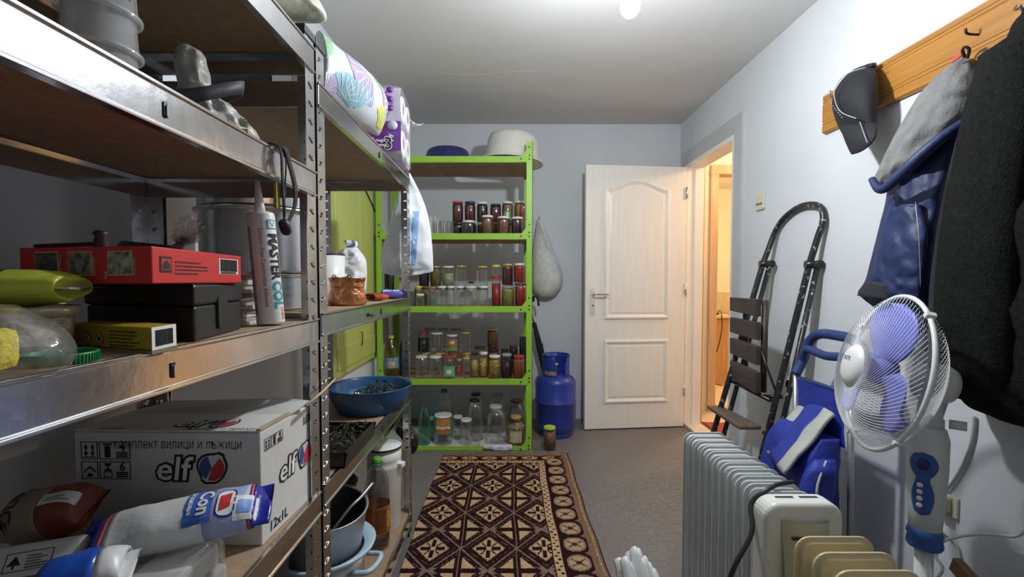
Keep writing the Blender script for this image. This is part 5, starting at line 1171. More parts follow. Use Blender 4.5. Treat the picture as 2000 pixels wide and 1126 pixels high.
# ------------------------------------------------------------------ rug
def rug():
    import numpy as np
    X0, X1, Y0, Y1 = -.415, .388, .95, 2.895
    cs = .0042; nx, ny = int((X1 - X0) / cs), int((Y1 - Y0) / cs)
    DARK, CRE, GRY, BRN = np.array((.022, .006, .006)), np.array((.47, .33, .19)), np.array((.20, .135, .105)), np.array((.19, .115, .07))
    gx = X0 + (np.arange(nx) + .5) * cs; gy = Y0 + (np.arange(ny) + .5) * cs
    GX, GY = np.meshgrid(gx, gy); col = np.zeros((ny, nx, 3)); col[:] = DARK
    px_, py_ = .231, .29
    cx, cy = -.078, 2.135
    # field
    def dia(ox, oy):
        dx = (GX - ox + px_ / 2) % px_ - px_ / 2; dy = (GY - oy + py_ / 2) % py_ - py_ / 2
        return dx, dy, np.abs(dx) / (px_ / 2) + np.abs(dy) / (py_ / 2)
    dx, dy, m1 = dia(cx, cy); ex, ey, m2 = dia(cx + px_ / 2, cy + py_ / 2)
    first = m1 < m2
    m = np.where(first, m1, m2)
    col[(m > .955)] = GRY
    dotted = (np.abs(m - .80) < .025) & (((GX / cs).astype(int) + (GY / cs).astype(int)) % 3 == 0); col[dotted] = GRY
    star = first & (m1 < .60); col[star] = CRE
    bar = star & ((np.abs(dx) < .009) & (np.abs(dy) > .012) & (np.abs(dy) < .062) | (np.abs(dy) < .011) & (np.abs(dx) > .010) & (np.abs(dx) < .050)); col[bar] = DARK
    diag = star & (np.abs(np.abs(dx) * 1.25 - np.abs(dy)) < .006) & (np.abs(dx) > .012) & (np.abs(dx) < .032); col[diag] = DARK
    col[star & (m1 > .55)] = GRY * .7 + CRE * .3
    tri = (~first) & (m2 < .70) & (np.abs(ex) > .014) & (np.abs(ey) > .016); col[tri] = CRE
    col[(~first) & (np.abs(ex) < .0022)] = GRY
    col[(~first) & (m2 < .95) & (m2 > .82) & (np.abs(ey) < .02)] = GRY
    # long border on the right (and its mirror on the left is cut off), short border at the far end
    r = X1 - GX; f = Y1 - GY
    fieldedge_r, fieldedge_f = .207, .165
    def border(d, s, fe):
        """d distance from the edge, s along the edge"""
        c = np.zeros(d.shape + (3,)); c[:] = BRN
        c[d < .010] = DARK * 2
        pit = (d > .018) & (d < .027); c[pit] = DARK; c[pit & ((s / cs).astype(int) % 3 != 0)] = CRE
        sc0, sc1 = .055, fe - .050; mid = (sc0 + sc1) / 2; hw = (sc1 - sc0) / 2; pit = .125
        q = (s + pit / 2) % pit - pit / 2
        e = (np.abs(q) / (pit / 2)) ** 2.4 + (np.abs(d - mid) / (hw * 1.12)) ** 2.4
        band = (d > sc0 - .004) & (d < fe - .030)
        c[band & (e > .98) & (d > mid)] = DARK
        c[band & (e > .62) & (e <= 1.25)] = DARK
        c[(e <= .62)] = GRY * 1.15
        c[(e <= .36)] = CRE * .85
        mot = (e <= .30) & (np.abs(np.abs(q) - np.abs(d - mid) * .8) < .005) & (np.abs(q) > .006); c[mot] = BRN * .6
        c[(e < .02)] = DARK * 3
        z0, z1 = fe - .037, fe - .005
        zz = (d > z0) & (d < z1); c[zz] = CRE
        zig = zz & (np.abs(((s / .022) % 1) - .5) < .22) & (np.abs(d - (z0 + z1) / 2 - .006 * np.sign(((s / .022) % 2) - 1)) < .006); c[zig] = DARK
        c[(d > fe - .046) & (d <= z0)] = DARK; c[(d >= z1) & (d < fe)] = DARK
        return c
    br = border(r, GY, fieldedge_r); bf = border(f, GX - .01, fieldedge_f)
    inr, inf = r < fieldedge_r, f < fieldedge_f
    col[inr] = br[inr]
    use_f = inf & (f < r * .8 + 0.0); col[use_f] = bf[use_f]
    rng = np.random.default_rng(2); col *= rng.uniform(.72, 1.18, (ny, nx, 1))
    vx = X0 + np.arange(nx + 1) * cs; vy = Y0 + np.arange(ny + 1) * cs
    VX_, VY_ = np.meshgrid(vx, vy); VZ = .009 + rng.uniform(-.0012, .0012, VX_.shape)
    VXw = VX_ + .004 * np.sin(VY_ * 5.0) + .002 * np.sin(VY_ * 17)
    edge = np.zeros(VX_.shape, bool); edge[0] = edge[-1] = True; edge[:, 0] = edge[:, -1] = True; VZ[edge] = .001
    co = np.stack([VXw, VY_, VZ], -1).reshape(-1, 3)
    i, j = np.meshgrid(np.arange(nx), np.arange(ny)); a = (j * (nx + 1) + i).ravel(); faces = np.stack([a, a + 1, a + nx + 2, a + nx + 1], 1)
    me = bpy.data.meshes.new('rug'); me.vertices.add(len(co)); me.vertices.foreach_set('co', co.ravel())
    me.loops.add(faces.size); me.loops.foreach_set('vertex_index', faces.ravel().astype('i4'))
    me.polygons.add(len(faces)); me.polygons.foreach_set('loop_start', (np.arange(len(faces)) * 4).astype('i4'))
    me.update(calc_edges=True)
    at_ = me.attributes.new('weave', 'FLOAT_COLOR', 'FACE')
    rgba = np.concatenate([col.reshape(-1, 3), np.ones((nx * ny, 1))], 1); at_.data.foreach_set('color', rgba.ravel().astype('f4'))
    mt, n, b = nt('woven_rug'); an = n.nodes.new('ShaderNodeAttribute'); an.attribute_name = 'weave'
    n.links.new(an.outputs['Color'], b.inputs['Base Color']); b.inputs['Roughness'].default_value = .95; b.inputs['Specular IOR Level'].default_value = .1
    me.materials.append(mt); o = bpy.data.objects.new('patterned_rug', me); link(o)
    tag(o, 'dark maroon and cream woven rug with diamond stars on the floor', 'rug'); return o
rug()

# ------------------------------------------------------------------ bulb
o = T('light_bulb', 'bare lit bulb hanging on a short cord from the ceiling', 'bulb', (BULB[0], BULB[1], ZC))
dzb = BULB[2] - ZC
P(MB().lathe([(.04, 0), (.04, -.012), (.012, -.022), (0, -.022)], 24), 'ceiling_rose', WHITE, o)
P(MB().tube([(0, 0, -.02), (0, 0, dzb + .085)], .0035, 8), 'cord', WHITE, o)
P(MB().lathe([(.010, dzb + .09), (.020, dzb + .08), (.020, dzb + .042), (0, dzb + .042)], 20), 'socket', WHITE, o)
P(MB().lathe([(.015, dzb + .042), (.018, dzb + .034), (.027, dzb + .018), (.032, dzb), (.029, dzb - .018), (.018, dzb - .031), (0, dzb - .035)], 28), 'globe', EMIT('lit_globe', (1.0, 1.0, 1.0), 12), o)

# ------------------------------------------------------------------ right wall: switch, socket
SW = M('ivory_plastic', (.66, .64, .50), .4, 0, .03)
p = at(1487, 394, X=XR)
o = T('light_switch', 'ivory rocker light switch on the wall beside the door', 'switch', (XR, p.y, p.z))
P(MB().prism(rrect(.082, .086, .012), (-.0005, 0, 0), (0, -1, 0), (0, 0, 1), (-.011, 0, 0)), 'plate', SW, o, .003)
P(MB().prism(rrect(.058, .044, .006), (-.0115, 0, .014), (0, -1, 0), (0, 0, 1), (-.006, 0, 0)), 'rocker', SW, o, .002)
P(MB().span((-.0130, -.03, -.016), (-.0116, .03, -.012)), 'gap', BLACKP, o)
p = at(1545, 752, X=XR)
o = T('wall_socket', 'white round power socket on the wall behind the ladder chair', 'socket', (XR, p.y, p.z))
P(MB().prism(rrect(.084, .084, .010), (-.0005, 0, 0), (0, -1, 0), (0, 0, 1), (-.010, 0, 0)), 'plate', WHITE, o, .003)
P(MB().lathe([(.029, .0), (.031, .004), (.026, .005), (.023, -.004), (0, -.004)], 28, R=RY(-math.pi / 2), c=(-.0105, 0, 0)), 'well', WHITE, o)
for dy in (-.0095, .0095): P(MB().lathe([(.0028, 0), (.0028, .0012), (0, .0012)], 8, R=RY(-math.pi / 2), c=(-.0075, dy, 0)), 'pin_hole', BLACKP, o)

# ------------------------------------------------------------------ gas cylinder
CB = M('cylinder_blue', (.022, .045, .30), .35, 0, .1, 12, .08, 50)
o = T('gas_cylinder', 'blue steel gas cylinder standing in the corner by the door', 'gas cylinder', (.352, 3.285, 0))
R_ = .143
P(MB().lathe([(.112, .035), (.135, .05), (R_, .085), (R_, .24), (R_ + .004, .244), (R_ + .004, .252), (R_, .256), (R_, .38), (.136, .405), (.115, .428), (.08, .442), (0, .447)], 44), 'tank', CB, o)
P(MB().lathe([(.118, .0), (.121, .004), (.121, .046), (.112, .05), (.112, .002)], 40, caps=False), 'foot_ring', CB, o)
col_ = MB(); n = 40
pts = []
for k in range(n + 1):
    a = math.radians(-60) + math.radians(330) * k / n
    pts.append(a)
col_.grid(lambda u, v: (.097 * math.cos(math.radians(-55 + 325 * u)) , .097 * math.sin(math.radians(-55 + 325 * u)), .425 + v * (.155 if .04 < u < .96 else .10)), 44, 6)
c_ = P(col_, 'collar', CB, o); md = c_.modifiers.new('thick', 'SOLIDIFY'); md.thickness = .005
P(MB().tube([(.097 * math.cos(math.radians(-55 + 325 * k / 40)), .097 * math.sin(math.radians(-55 + 325 * k / 40)), .58) for k in range(2, 39)], .006, 8), 'collar_rim', CB, o)
P(MB().lathe([(.018, .44), (.018, .47), (.012, .475), (.012, .50), (.022, .505), (.022, .52), (0, .52)], 16), 'valve', M('brass', (.50, .36, .12), .35, .9), o)
P(MB().grid(lambda u, v: (.0985 * math.cos(math.radians(-150 + 55 * u)), .0985 * math.sin(math.radians(-150 + 55 * u)), .445 + .028 * v), 10, 1), 'data_plate', M('worn_plate', (.36, .27, .14), .5, .3, .6, 60), o)
# ------------------------------------------------------------------ hanging net bag, umbrella
NET = M('white_cotton', (.66, .66, .64), .85, 0, .12, 30, .4, 60)
o = T('cloth_bag', 'off white cloth bag hanging from a hook on the back wall', 'bag', (0, 0, 0))
def wl(l, r, d): return (at(l[0], l[1], Y=3.60), at(r[0], r[1], Y=3.60), Vector((0, -d, 0)), Vector((0, .035, 0)))
K = [wl((1050, 428), (1056, 428), .012), wl((1046, 450), (1066, 450), .03), wl((1041, 490), (1082, 490), .06), wl((1039, 530), (1097, 530), .09), wl((1040, 560), (1098, 555), .09), wl((1050, 577), (1086, 574), .06), wl((1062, 582), (1074, 581), .02)]
b_ = MB().loft(rowsmooth(K, 26), 36, .006, 16, 61)
P(b_, 'bag_body', NET, o)
cords = MB()
for k in range(6):
    a = at(1053, 430, Y=3.575); e = at(1046 + k * 8, 500 + (k % 3) * 14, Y=3.545)
    cords.tube([a, (a + e) / 2 + Vector((0, -.012, -.01)), e], .0018, 5)
P(cords, 'gathered_cord', NET, o)
a = at(1053, 428, Y=3.6); P(MB().tube([a + Vector((0, .05, .01)), a + Vector((0, -.01, .006)), a + Vector((0, -.02, .02))], .003, 6), 'hook', BLACKP, o)
o = T('umbrella', 'folded black umbrella leaning between the rack and the gas cylinder', 'umbrella', (0, 0, 0))
a = at(1043, 630, Y=3.50); b_ = at(1063, 715, Y=3.53); e = a + (b_ - a) * ((a.z - .012) / (a.z - b_.z))
P(MB().tube([a, a.lerp(e, .25), a.lerp(e, .5), a.lerp(e, .8), e], [.016, .026, .027, .020, .006], 12), 'folded_canopy', BLKF, o)
P(MB().tube([a + (a - b_) * .35, a], .006, 8), 'shaft', CHROME, o)
P(MB().box(a.lerp(e, .22) + Vector((.02, -.02, 0)), (.02, .012, .03)), 'strap_tab', BLACKP, o, .003)
h0 = a + (a - b_) * .35
P(MB().tube(smooth([h0, at(1046, 585, Y=3.5), at(1050, 592, Y=3.5), at(1049, 600, Y=3.5)], 3) if False else smooth([h0, h0 + Vector((-.01, 0, .07)), at(1041, 588, Y=3.5), at(1043, 578, Y=3.48), at(1050, 582, Y=3.48), at(1052, 597, Y=3.48)], 6), .0085, 8), 'crook_handle', BLACKP, o)

# ------------------------------------------------------------------ ladder chair leaning on the right wall
BT = M('black_tube_paint', (.018, .018, .018), .32, .2, .2, 6, spec=.6)
def speck():
    m, n, b = nt('paint_splashed_black'); tc = n.nodes.new('ShaderNodeTexCoord'); no = n.nodes.new('ShaderNodeTexNoise'); no.inputs['Scale'].default_value = 55; no.inputs['Detail'].default_value = 6
    n.links.new(tc.outputs['Object'], no.inputs['Vector']); cr_ = n.nodes.new('ShaderNodeValToRGB'); cr_.color_ramp.elements[0].position = .60; cr_.color_ramp.elements[1].position = .68
    cr_.color_ramp.elements[0].color = (.018, .018, .02, 1); cr_.color_ramp.elements[1].color = (.36, .36, .35, 1)
    n.links.new(no.outputs[0], cr_.inputs[0]); n.links.new(cr_.outputs[0], b.inputs['Base Color']); b.inputs['Roughness'].default_value = .35; return m
SPK = speck()
DW_ = M('dark_stained_wood', (.05, .036, .032), .55, 0, .35, 10, .3, 60, stretch=(1, .15, 1))
lc = T('ladder_chair', 'black tubular folding ladder chair with slatted wooden seat and step', 'ladder chair', (0, 0, 0))
def rail_pts(n_, off=0., oy=0.):
    nearB, nearT = Vector((1.082 + off, 2.02 + oy, .012)), Vector((1.318 + off, 1.985 + oy, 1.19))
    return nearB, nearT
fB, fT = Vector((.985, 2.34, .012)), Vector((1.300, 2.325, 1.20))
nB, nT = Vector((1.078, 2.025, .012)), Vector((1.312, 1.985, 1.185))
apexN, apexF = Vector((1.348, 1.955, 1.375)), Vector((1.345, 2.30, 1.36))
loop = smooth([nT, nT.lerp(apexN, .6), apexN, Vector((1.352, 1.985, 1.435)), Vector((1.353, 2.07, 1.458)), Vector((1.353, 2.16, 1.450)), Vector((1.350, 2.245, 1.415)), apexF, fT.lerp(apexF, .4), fT], 6)
P(MB().tube([nB, nB.lerp(nT, .5), nT] + loop[1:-1] + [fT, fT.lerp(fB, .5), fB], .0135, 12), 'main_frame', SPK, lc)
for (b_, t_, s_) in ((nB, nT, -.012), (fB, fT, -.012)):
    o_ = Vector((.028, s_, 0))
    P(MB().tube([b_ + o_ + Vector((.03, 0, 0)), t_ + o_ + Vector((0, 0, -.005))], .0115, 10), 'folding_leg', SPK, lc)
    P(MB().tube([t_ + Vector((-.018, 0, 0)), t_ + o_ + Vector((.012, 0, 0))], .0175, 10), 'pivot_bracket', BT, lc)
    P(MB().tube([t_ + o_ + Vector((.006, -.012, 0)), t_ + o_ + Vector((.006, .012, 0))], .019, 12), 'pivot_knob', BT, lc)
# slatted seat, folded up
def slat_row(pyl, pyr):
    a_ = at(1425, pyl, Y=2.345); b_ = at(1484, pyr, Y=2.055); return a_, b_
for (y0l, y1l, y0r, y1r) in ((580, 606, 584, 618), (619, 648, 629, 664), (659, 689, 676, 713), (703, 737, 727, 769)):
    a0, a1 = at(1425, y0l, Y=2.345), at(1425, y1l, Y=2.345); b0, b1 = at(1476, y0r, Y=2.06), at(1476, y1r, Y=2.06)
    th_ = Vector((.026, .0, .0)); mb = MB()
    vs_ = [a0, b0, b1, a1]; mb.add(vs_ + [q + th_ for q in vs_], [(0, 1, 2, 3), (7, 6, 5, 4), (0, 4, 5, 1), (1, 5, 6, 2), (2, 6, 7, 3), (3, 7, 4, 0)])
    P(mb, 'seat_slat', DW_, lc, .003)
for (pa, pb, Yy) in (((1448, 584), (1448, 735), 2.26), ((1484, 586), (1484, 765), 2.075)):
    p0, p1 = at(pa[0], pa[1], Y=Yy), at(pb[0], pb[1], Y=Yy); p0.x = p1.x = max(p0.x, 1.1) + .02
    P(MB().tube([p0 + Vector((.005, 0, 0)), p1 + Vector((.005, 0, 0))], .016, 4), 'seat_batten', DW_, lc)
P(MB().tube([Vector((1.155, 2.36, .60)), Vector((1.165, 2.0, .585))], .009, 8), 'seat_pivot_bar', BT, lc)
P(MB().tube([Vector((1.165, 2.07, .585)), Vector((1.225, 2.01, .60))], .010, 8), 'seat_link', BT, lc)
P(MB().tube([Vector((1.150, 2.055, .80)), Vector((1.20, 2.005, .60))], .005, 6), 'stay_rod', BT, lc)
# step
zst = .462; st = MB()
o1, o2, o3, o4 = Vector((1.050, 2.375, zst)), Vector((1.125, 2.375, zst)), Vector((1.155, 2.045, zst - .004)), Vector((1.052, 2.045, zst - .004))
st.add([o1, o2, o3, o4] + [q - Vector((0, 0, .020)) for q in (o1, o2, o3, o4)], [(0, 1, 2, 3), (7, 6, 5, 4), (0, 4, 5, 1), (1, 5, 6, 2), (2, 6, 7, 3), (3, 7, 4, 0)])
P(st, 'step_board', M('worn_step_wood', (.13, .095, .075), .55, 0, .35, 12, .3, 60, stretch=(1, .15, 1)), lc, .006)
P(MB().tube([Vector((1.155, 2.04, zst - .03)), Vector((1.19, 2.02, zst - .045))], .010, 8).tube([Vector((1.09, 2.36, zst - .03)), Vector((1.15, 2.34, zst - .03))], .009, 8), 'step_bracket', BT, lc)
for p_ in (nB, fB, nB + Vector((.072, -.012, 0)), fB + Vector((.072, -.012, 0))): P(MB().lathe([(.017, 0), (.018, .004), (.016, .03), (0, .03)], 12, c=(p_.x, p_.y, 0.0)), 'rubber_foot', BLACKP, lc)

# ------------------------------------------------------------------ shopping trolley
CBL = M('royal_blue_nylon', (.022, .045, .34), .6, 0, .12, 10, .35, 40)
CGR = M('grey_nylon', (.50, .51, .47), .6, 0, .06, 14, .25, 60)
FOAM = M('blue_foam_grip', (.025, .05, .17), .45, 0, .08)
tr = T('shopping_trolley', 'blue wheeled shopping trolley with grey striped flap beside the ladder chair', 'trolley', (0, 0, 0))
ya, yb, Xh = 1.545, 1.845, 1.205
P(MB().tube(smooth([(Xh - .03, yb, .735), (Xh, yb, .80), (Xh + .015, yb - .01, .865), (Xh + .02, yb - .06, .905), (Xh + .02, (ya + yb) / 2, .912), (Xh + .02, ya + .06, .905), (Xh + .015, ya + .01, .865), (Xh, ya, .80), (Xh - .03, ya, .735)], 6), .019, 12), 'handle_grip', FOAM, tr)
P(MB().tube(smooth([(Xh - .005, yb, .79), (Xh - .01, yb - .04, .842), (Xh - .015, (ya + yb) / 2, .835), (Xh - .01, ya + .04, .842), (Xh - .005, ya, .79)], 6), .016, 12), 'lower_grip', FOAM, tr)
for y_ in (ya, yb): P(MB().tube([(Xh - .03, y_, .745), (Xh - .015, y_, .10)], .010, 10), 'frame_tube', GALU, tr)
P(MB().tube([(Xh - .028, ya, .725), (Xh - .028, yb, .725)], .008, 8), 'cross_bar', FOAM, tr)
P(MB().tube([(Xh - .015, ya, .10), (Xh - .015, yb, .10)], .008, 8), 'axle', GALU, tr)
for y_ in (ya - .03, yb + .03):
    w_ = P(MB().lathe([(.02, -.012), (.068, -.012), (.075, -.006), (.075, .006), (.068, .012), (.02, .012)], 28, R=RX(math.pi / 2), c=(Xh - .015, y_, .0755)), 'wheel', BLACKP, tr)
P(MB().tube(smooth([(1.04, ya + .03, .006), (1.04, ya + .03, .12), (1.04, yb - .03, .12), (1.04, yb - .03, .006)], 4), .006, 8), 'front_foot', GALU, tr)
K = []
for (z_, x0, x1, y0_, y1_) in ((.125, 1.045, 1.175, 1.555, 1.835), (.16, 1.03, 1.18, 1.55, 1.84), (.30, 1.03, 1.18, 1.55, 1.84), (.42, 1.04, 1.18, 1.555, 1.835), (.50, 1.06, 1.18, 1.56, 1.83), (.56, 1.10, 1.18, 1.57, 1.82)):
    K.append(((x0 + .0, y0_, z_), (x0, y1_, z_), (-.002, 0, 0), (x1 - x0, 0, 0)))
bag = MB().loft(rowsmooth(K, 24), 40, .010, 13, 71, sq=.35)
P(bag, 'bag_body', CBL, tr)
def quad_sheet(q00, q10, q11, q01, nu, nv, bul, wr, seed, off=0.):
    q = [Vector(v_) for v_ in (q00, q10, q11, q01)]; nn = (q[1] - q[0]).cross(q[3] - q[0]).normalized()
    if nn.z < 0: nn = -nn
    def fn(u, v): 
        p_ = (q[0] * (1 - u) + q[1] * u) * (1 - v) + (q[3] * (1 - u) + q[2] * u) * v
        return p_ + nn * (bul * math.sin(math.pi * u) * math.sin(math.pi * v) + wr * noise.noise(p_ * 16 + Vector((seed, 0, 0))) + off)
    return MB().grid(fn, nu, nv)
# flap: back top edge -> front lower edge; stripes run down the flap
bk0, bk1 = at(1592, 783, Y=1.83), at(1648, 822, Y=1.57)
ft0, ft1 = at(1513, 890, Y=1.83), at(1548, 938, Y=1.57)
if ft0.x > 1.06: pass
for k, (s0, s1, mt) in enumerate(((0, .22, CGR), (.22, .70, CBL), (.70, 1.0, CGR))):
    sh_ = quad_sheet(bk0.lerp(bk1, s0), bk0.lerp(bk1, s1), ft0.lerp(ft1, s1), ft0.lerp(ft1, s0), 10, 14, .012, .006, 4, .030)
    f_ = P(sh_, 'flap_panel', mt, tr); md = f_.modifiers.new('thick', 'SOLIDIFY'); md.thickness = .012; md.offset = -1
P(quad_sheet((Xh - .035, yb - .02, .72), (Xh - .035, ya + .02, .72), (Xh - .03, ya + .02, .53), (Xh - .03, yb - .02, .53), 8, 8, 0, .006, 9), 'back_panel', CBL, tr)
pk_ = MB().loft(rowsmooth([((1.02, 1.56, .24), (1.10, 1.545, .24), (.0, -.02, 0), (0, .02, 0)), ((1.00, 1.55, .34), (1.12, 1.54, .34), (-.01, -.035, 0), (0, .02, 0)), ((1.02, 1.55, .44), (1.13, 1.54, .45), (-.01, -.03, 0), (0, .02, 0)), ((1.06, 1.55, .50), (1.13, 1.545, .50), (0, -.01, 0), (0, .01, 0))], 12), 26, .016, 22, 73)
P(pk_, 'side_pocket', CBL, tr)
P(MB().tube(smooth([(1.09, 1.535, .50), (1.04, 1.505, .42), (1.05, 1.50, .34), (1.085, 1.51, .27)], 6), .004, 6), 'piping', CGR, tr)

# ------------------------------------------------------------------ oil radiators
def fin_mesh(W, H, T_, mat):
    mb = MB(); out = rrect(W, H, .028, 5, 0, H / 2)
    mb.prism(out, (0, -.002, 0), (1, 0, 0), (0, 0, 1), (0, .004, 0))
    n = len(out)
    for sgn in (-1, 1):
        rings = [(rrect(W - .012, H - .012, .024, 5, 0, H / 2), .002), (rrect(W - .020, H - .020, .022, 5, 0, H / 2), .0075), (rrect(W - .040, H - .050, .020, 5, 0, H / 2), .0085), (rrect(W - .052, H - .066, .018, 5, 0, H / 2), T_ / 2)]
        vs_ = [Vector((x, sgn * y, z)) for r_, y in rings for x, z in r_]
        fs_ = [(i * n + k, i * n + (k + 1) % n, (i + 1) * n + (k + 1) % n, (i + 1) * n + k) for i in range(3) for k in range(n)] + [tuple(3 * n + k for k in range(n))]
        mb.add(vs_, fs_, 0, False)
    return mb.mesh('fin', mat)
RG = M('grey_radiator_enamel', (.58, .60, .60), .4, 0, .06, 12)
RB_ = M('beige_radiator_enamel', (.56, .47, .29), .38, 0, .10, 12)
RW = M('radiator_white', (.70, .70, .66), .35, 0, .04)
ra = T('oil_radiator', 'grey oil filled radiator with many fins and white control box', 'radiator', (.648, .96, 0))
fm_ = fin_mesh(.140, .535, .032, RG); NF = 11; Y0f, Y1f = 1.055, 1.475
for k in range(NF): P(fm_, 'fin', None, ra, loc=(0, Y0f + (Y1f - Y0f) * k / (NF - 1) - .96, .085))
P(MB().tube([(0, .06, .12), (0, .53, .12)], .016, 10).tube([(0, .06, .58), (0, .53, .58)], .014, 10), 'oil_pipe', RG, ra)
W2 = .172; HB = .535
bx2 = MB().prism(rrect(W2, HB, .035, 6, 0, HB / 2), (.0, .068, .095), (1, 0, 0), (0, 0, 1), (0, -.055, 0), 0, False)
P(bx2, 'control_box', RW, ra, .010, seg=4)
fp = MB().grid(lambda u, v: ((u - .5) * .105 * (1 - .12 * math.sin(v * 3.1)), .012 - .018 * math.sin(math.pi * min(1, max(0, u))) ** .6 - .010 * math.sin(min(1, (1 - v) * 3) * 1.57), .12 + v * (HB - .060)), 16, 24)
P(fp, 'front_panel', M('olive_cream_plastic', (.50, .48, .36), .4, 0, .04), ra)
for sx in (-1, 1):
    P(MB().box((sx * .027, .045, .095 + HB + .0003), (.040, .006, .002)), 'vent_slot', BLACKP, ra)
    P(MB().prism(rrect(.034, .006, .003, 4, sx * .024, .565), (0, -.006, 0), (1, 0, 0), (0, 0, 1), (0, -.004, 0)), 'vent_slot', BLACKP, ra)
P(MB().lathe([(.026, 0), (.026, .016), (.022, .02), (0, .02)], 28, R=RX(math.pi / 2), c=(0, -.012, .50)), 'dial', M('white_knob', (.75, .75, .72), .3), ra)
for y_ in (.10, .46):
    f_ = P(MB().box((0, y_, .062), (.21, .03, .012)), 'foot_bracket', RG, ra, .003)
    for sx in (-1, 1): P(MB().lathe([(.006, -.01), (.026, -.01), (.028, 0), (.026, .01), (.006, .01)], 18, R=RY(math.pi / 2), c=(sx * .085, y_, .0285)), 'castor', BLACKP, f_)
r2 = T('oil_radiator', 'beige oil filled radiator with yellowed fins', 'radiator', (.634, .50, 0))
fm2 = fin_mesh(.152, .535, .034, RB_)
for k in range(7): P(fm2, 'fin', None, r2, loc=(0, .865 - .0515 * k - .50, .085))
P(MB().tube([(0, .05, .12), (0, .37, .12)], .016, 10).tube([(0, .05, .575), (0, .37, .575)], .014, 10), 'oil_pipe', RB_, r2)
for y_ in (.08, .34):
    f_ = P(MB().box((0, y_, .062), (.21, .03, .012)), 'foot_bracket', RB_, r2, .003)
    for sx in (-1, 1): P(MB().lathe([(.006, -.01), (.026, -.01), (.028, 0), (.026, .01), (.006, .01)], 18, R=RY(math.pi / 2), c=(sx * .085, y_, .0285)), 'castor', BLACKP, f_)
# black cable over the grey radiator
pc = [Vector((.690, 1.085, .629)), at(1528, 950, Z=.632) + Vector((0, .014, 0)), at(1505, 962, Z=.630) + Vector((0, .014, 0)), Vector((.566, 1.038, .600)), at(1468, 1040, Y=1.00), at(1435, 1105, Y=.985), at(1418, 1160, Y=.99), Vector((.475, 1.0, .25)), Vector((.475, 1.005, .06)), Vector((.478, 1.03, .008)), Vector((.49, 1.08, .0062)), Vector((.51, 1.16, .0062))]
o = P(MB().tube(smooth(pc, 8), .0052, 8), 'power_cable', BLACKP); tag(o, 'black power cable draped over the grey radiator', 'cable')

# ------------------------------------------------------------------ standing fan
FW = M('fan_white_plastic', (.70, .71, .69), .4, 0, .04)
FG = M('fan_wire', (.78, .78, .76), .4, 0, .03)
FB = M('fan_blue', (.045, .12, .38), .4, 0, .06)
BLADE = M('violet_blue_blade', (.20, .22, .72), .35, 0, .06)
fc = Vector((1.023, 1.215, .868)); nf = Vector((-.94, .287, .20)).normalized(); Rf = axis_to(nf)
# keep the fan's "up" in the vertical plane
zx = nf; yx = (Vector((0, 0, 1)) - zx * zx.z).normalized(); xx = yx.cross(zx); Rf = Matrix((xx, yx, zx)).transposed()
CX, CY = fc.x + .085, fc.y - .03
fan = T('standing_fan', 'white standing fan with violet blades and round wire guard', 'fan', (CX, CY, 0))
base = Vector((CX, CY, 0))
def L(p_): return (fc + Rf @ Vector(p_)) - base
RR = .205
def prof_front(t): return (.045 + (RR - .045) * t, .082 - .060 * t ** 3.0)
def prof_back(t): return (.040 + (RR - .040) * t, -.072 + .072 * t ** 3.0 if t < 1 else 0.0)
def grille(pf, n_w, sweep, r_w):
    mb = MB()
    for k in range(n_w):
        a0 = 2 * math.pi * k / n_w; pts_ = []
        for i in range(13):
            t = i / 12; r_, z_ = pf(t); a = a0 + sweep * t; pts_.append(L((r_ * math.cos(a), r_ * math.sin(a), z_)))
        mb.tube(pts_, r_w, 4, caps=False)
    return mb
P(grille(prof_front, 88, 1.35, .0008), 'front_guard_wires', FG, fan)
P(grille(prof_back, 88, -1.35, .0008), 'rear_guard_wires', FG, fan)
def hoop(r_, z_, rw, n_=60): return MB().tube([L((r_ * math.cos(2 * math.pi * k / n_), r_ * math.sin(2 * math.pi * k / n_), z_)) for k in range(n_)], rw, 8, True)
P(hoop(RR + .003, .010, .0058), 'guard_ring', FW, fan)
P(MB().lathe([(.060, .070), (.058, .082), (.050, .092), (.034, .098), (0, .100)], 32, c=L((0, 0, 0)), R=Rf), 'centre_cap', FW, fan)
txt('ELITE', .016, M('violet_print', (.16, .16, .45), .5), fan, L((-.022, .012, .0995)), Rf @ Vector((1, 0, 0)), Rf @ Vector((0, 1, 0)), bold=.0004)
for a in (.9, 2.6, 4.3, 5.5):
    q = L(((RR + .006) * math.cos(a), (RR + .006) * math.sin(a), .010)); P(MB().box(q, (.014, .014, .022), Rf @ RZ(a)), 'guard_clip', FW, fan, .002)
def blade(a0):
    def fn(u, v):
        r_ = .028 + .158 * v; w_ = .25 + 1.05 * math.sqrt(max(.0, 1 - ((v - .52) / .50) ** 2)) if v < .52 else 1.30 * math.sqrt(max(.0, 1 - ((v - .52) / .482) ** 2))
        a = a0 + (u - .5) * w_ * 1.15 + .35 * v; return L((r_ * math.cos(a), r_ * math.sin(a), .020 + (u - .5) * .040 * (1 - .25 * v)))
    mb = MB().grid(fn, 10, 14); b_ = P(mb, 'blade', BLADE, fan); md = b_.modifiers.new('thick', 'SOLIDIFY'); md.thickness = .002
for k in range(3): blade(1.25 + k * 2.0944)
P(MB().lathe([(.034, -.01), (.036, .03), (.030, .045), (0, .048)], 24, c=L((0, 0, 0)), R=Rf), 'blade_hub', BLADE, fan)
P(MB().lathe([(.030, -.145), (.044, -.138), (.052, -.120), (.052, -.085), (.044, -.070), (0, -.070)], 28, c=L((0, 0, 0)), R=Rf), 'motor_housing', FW, fan)
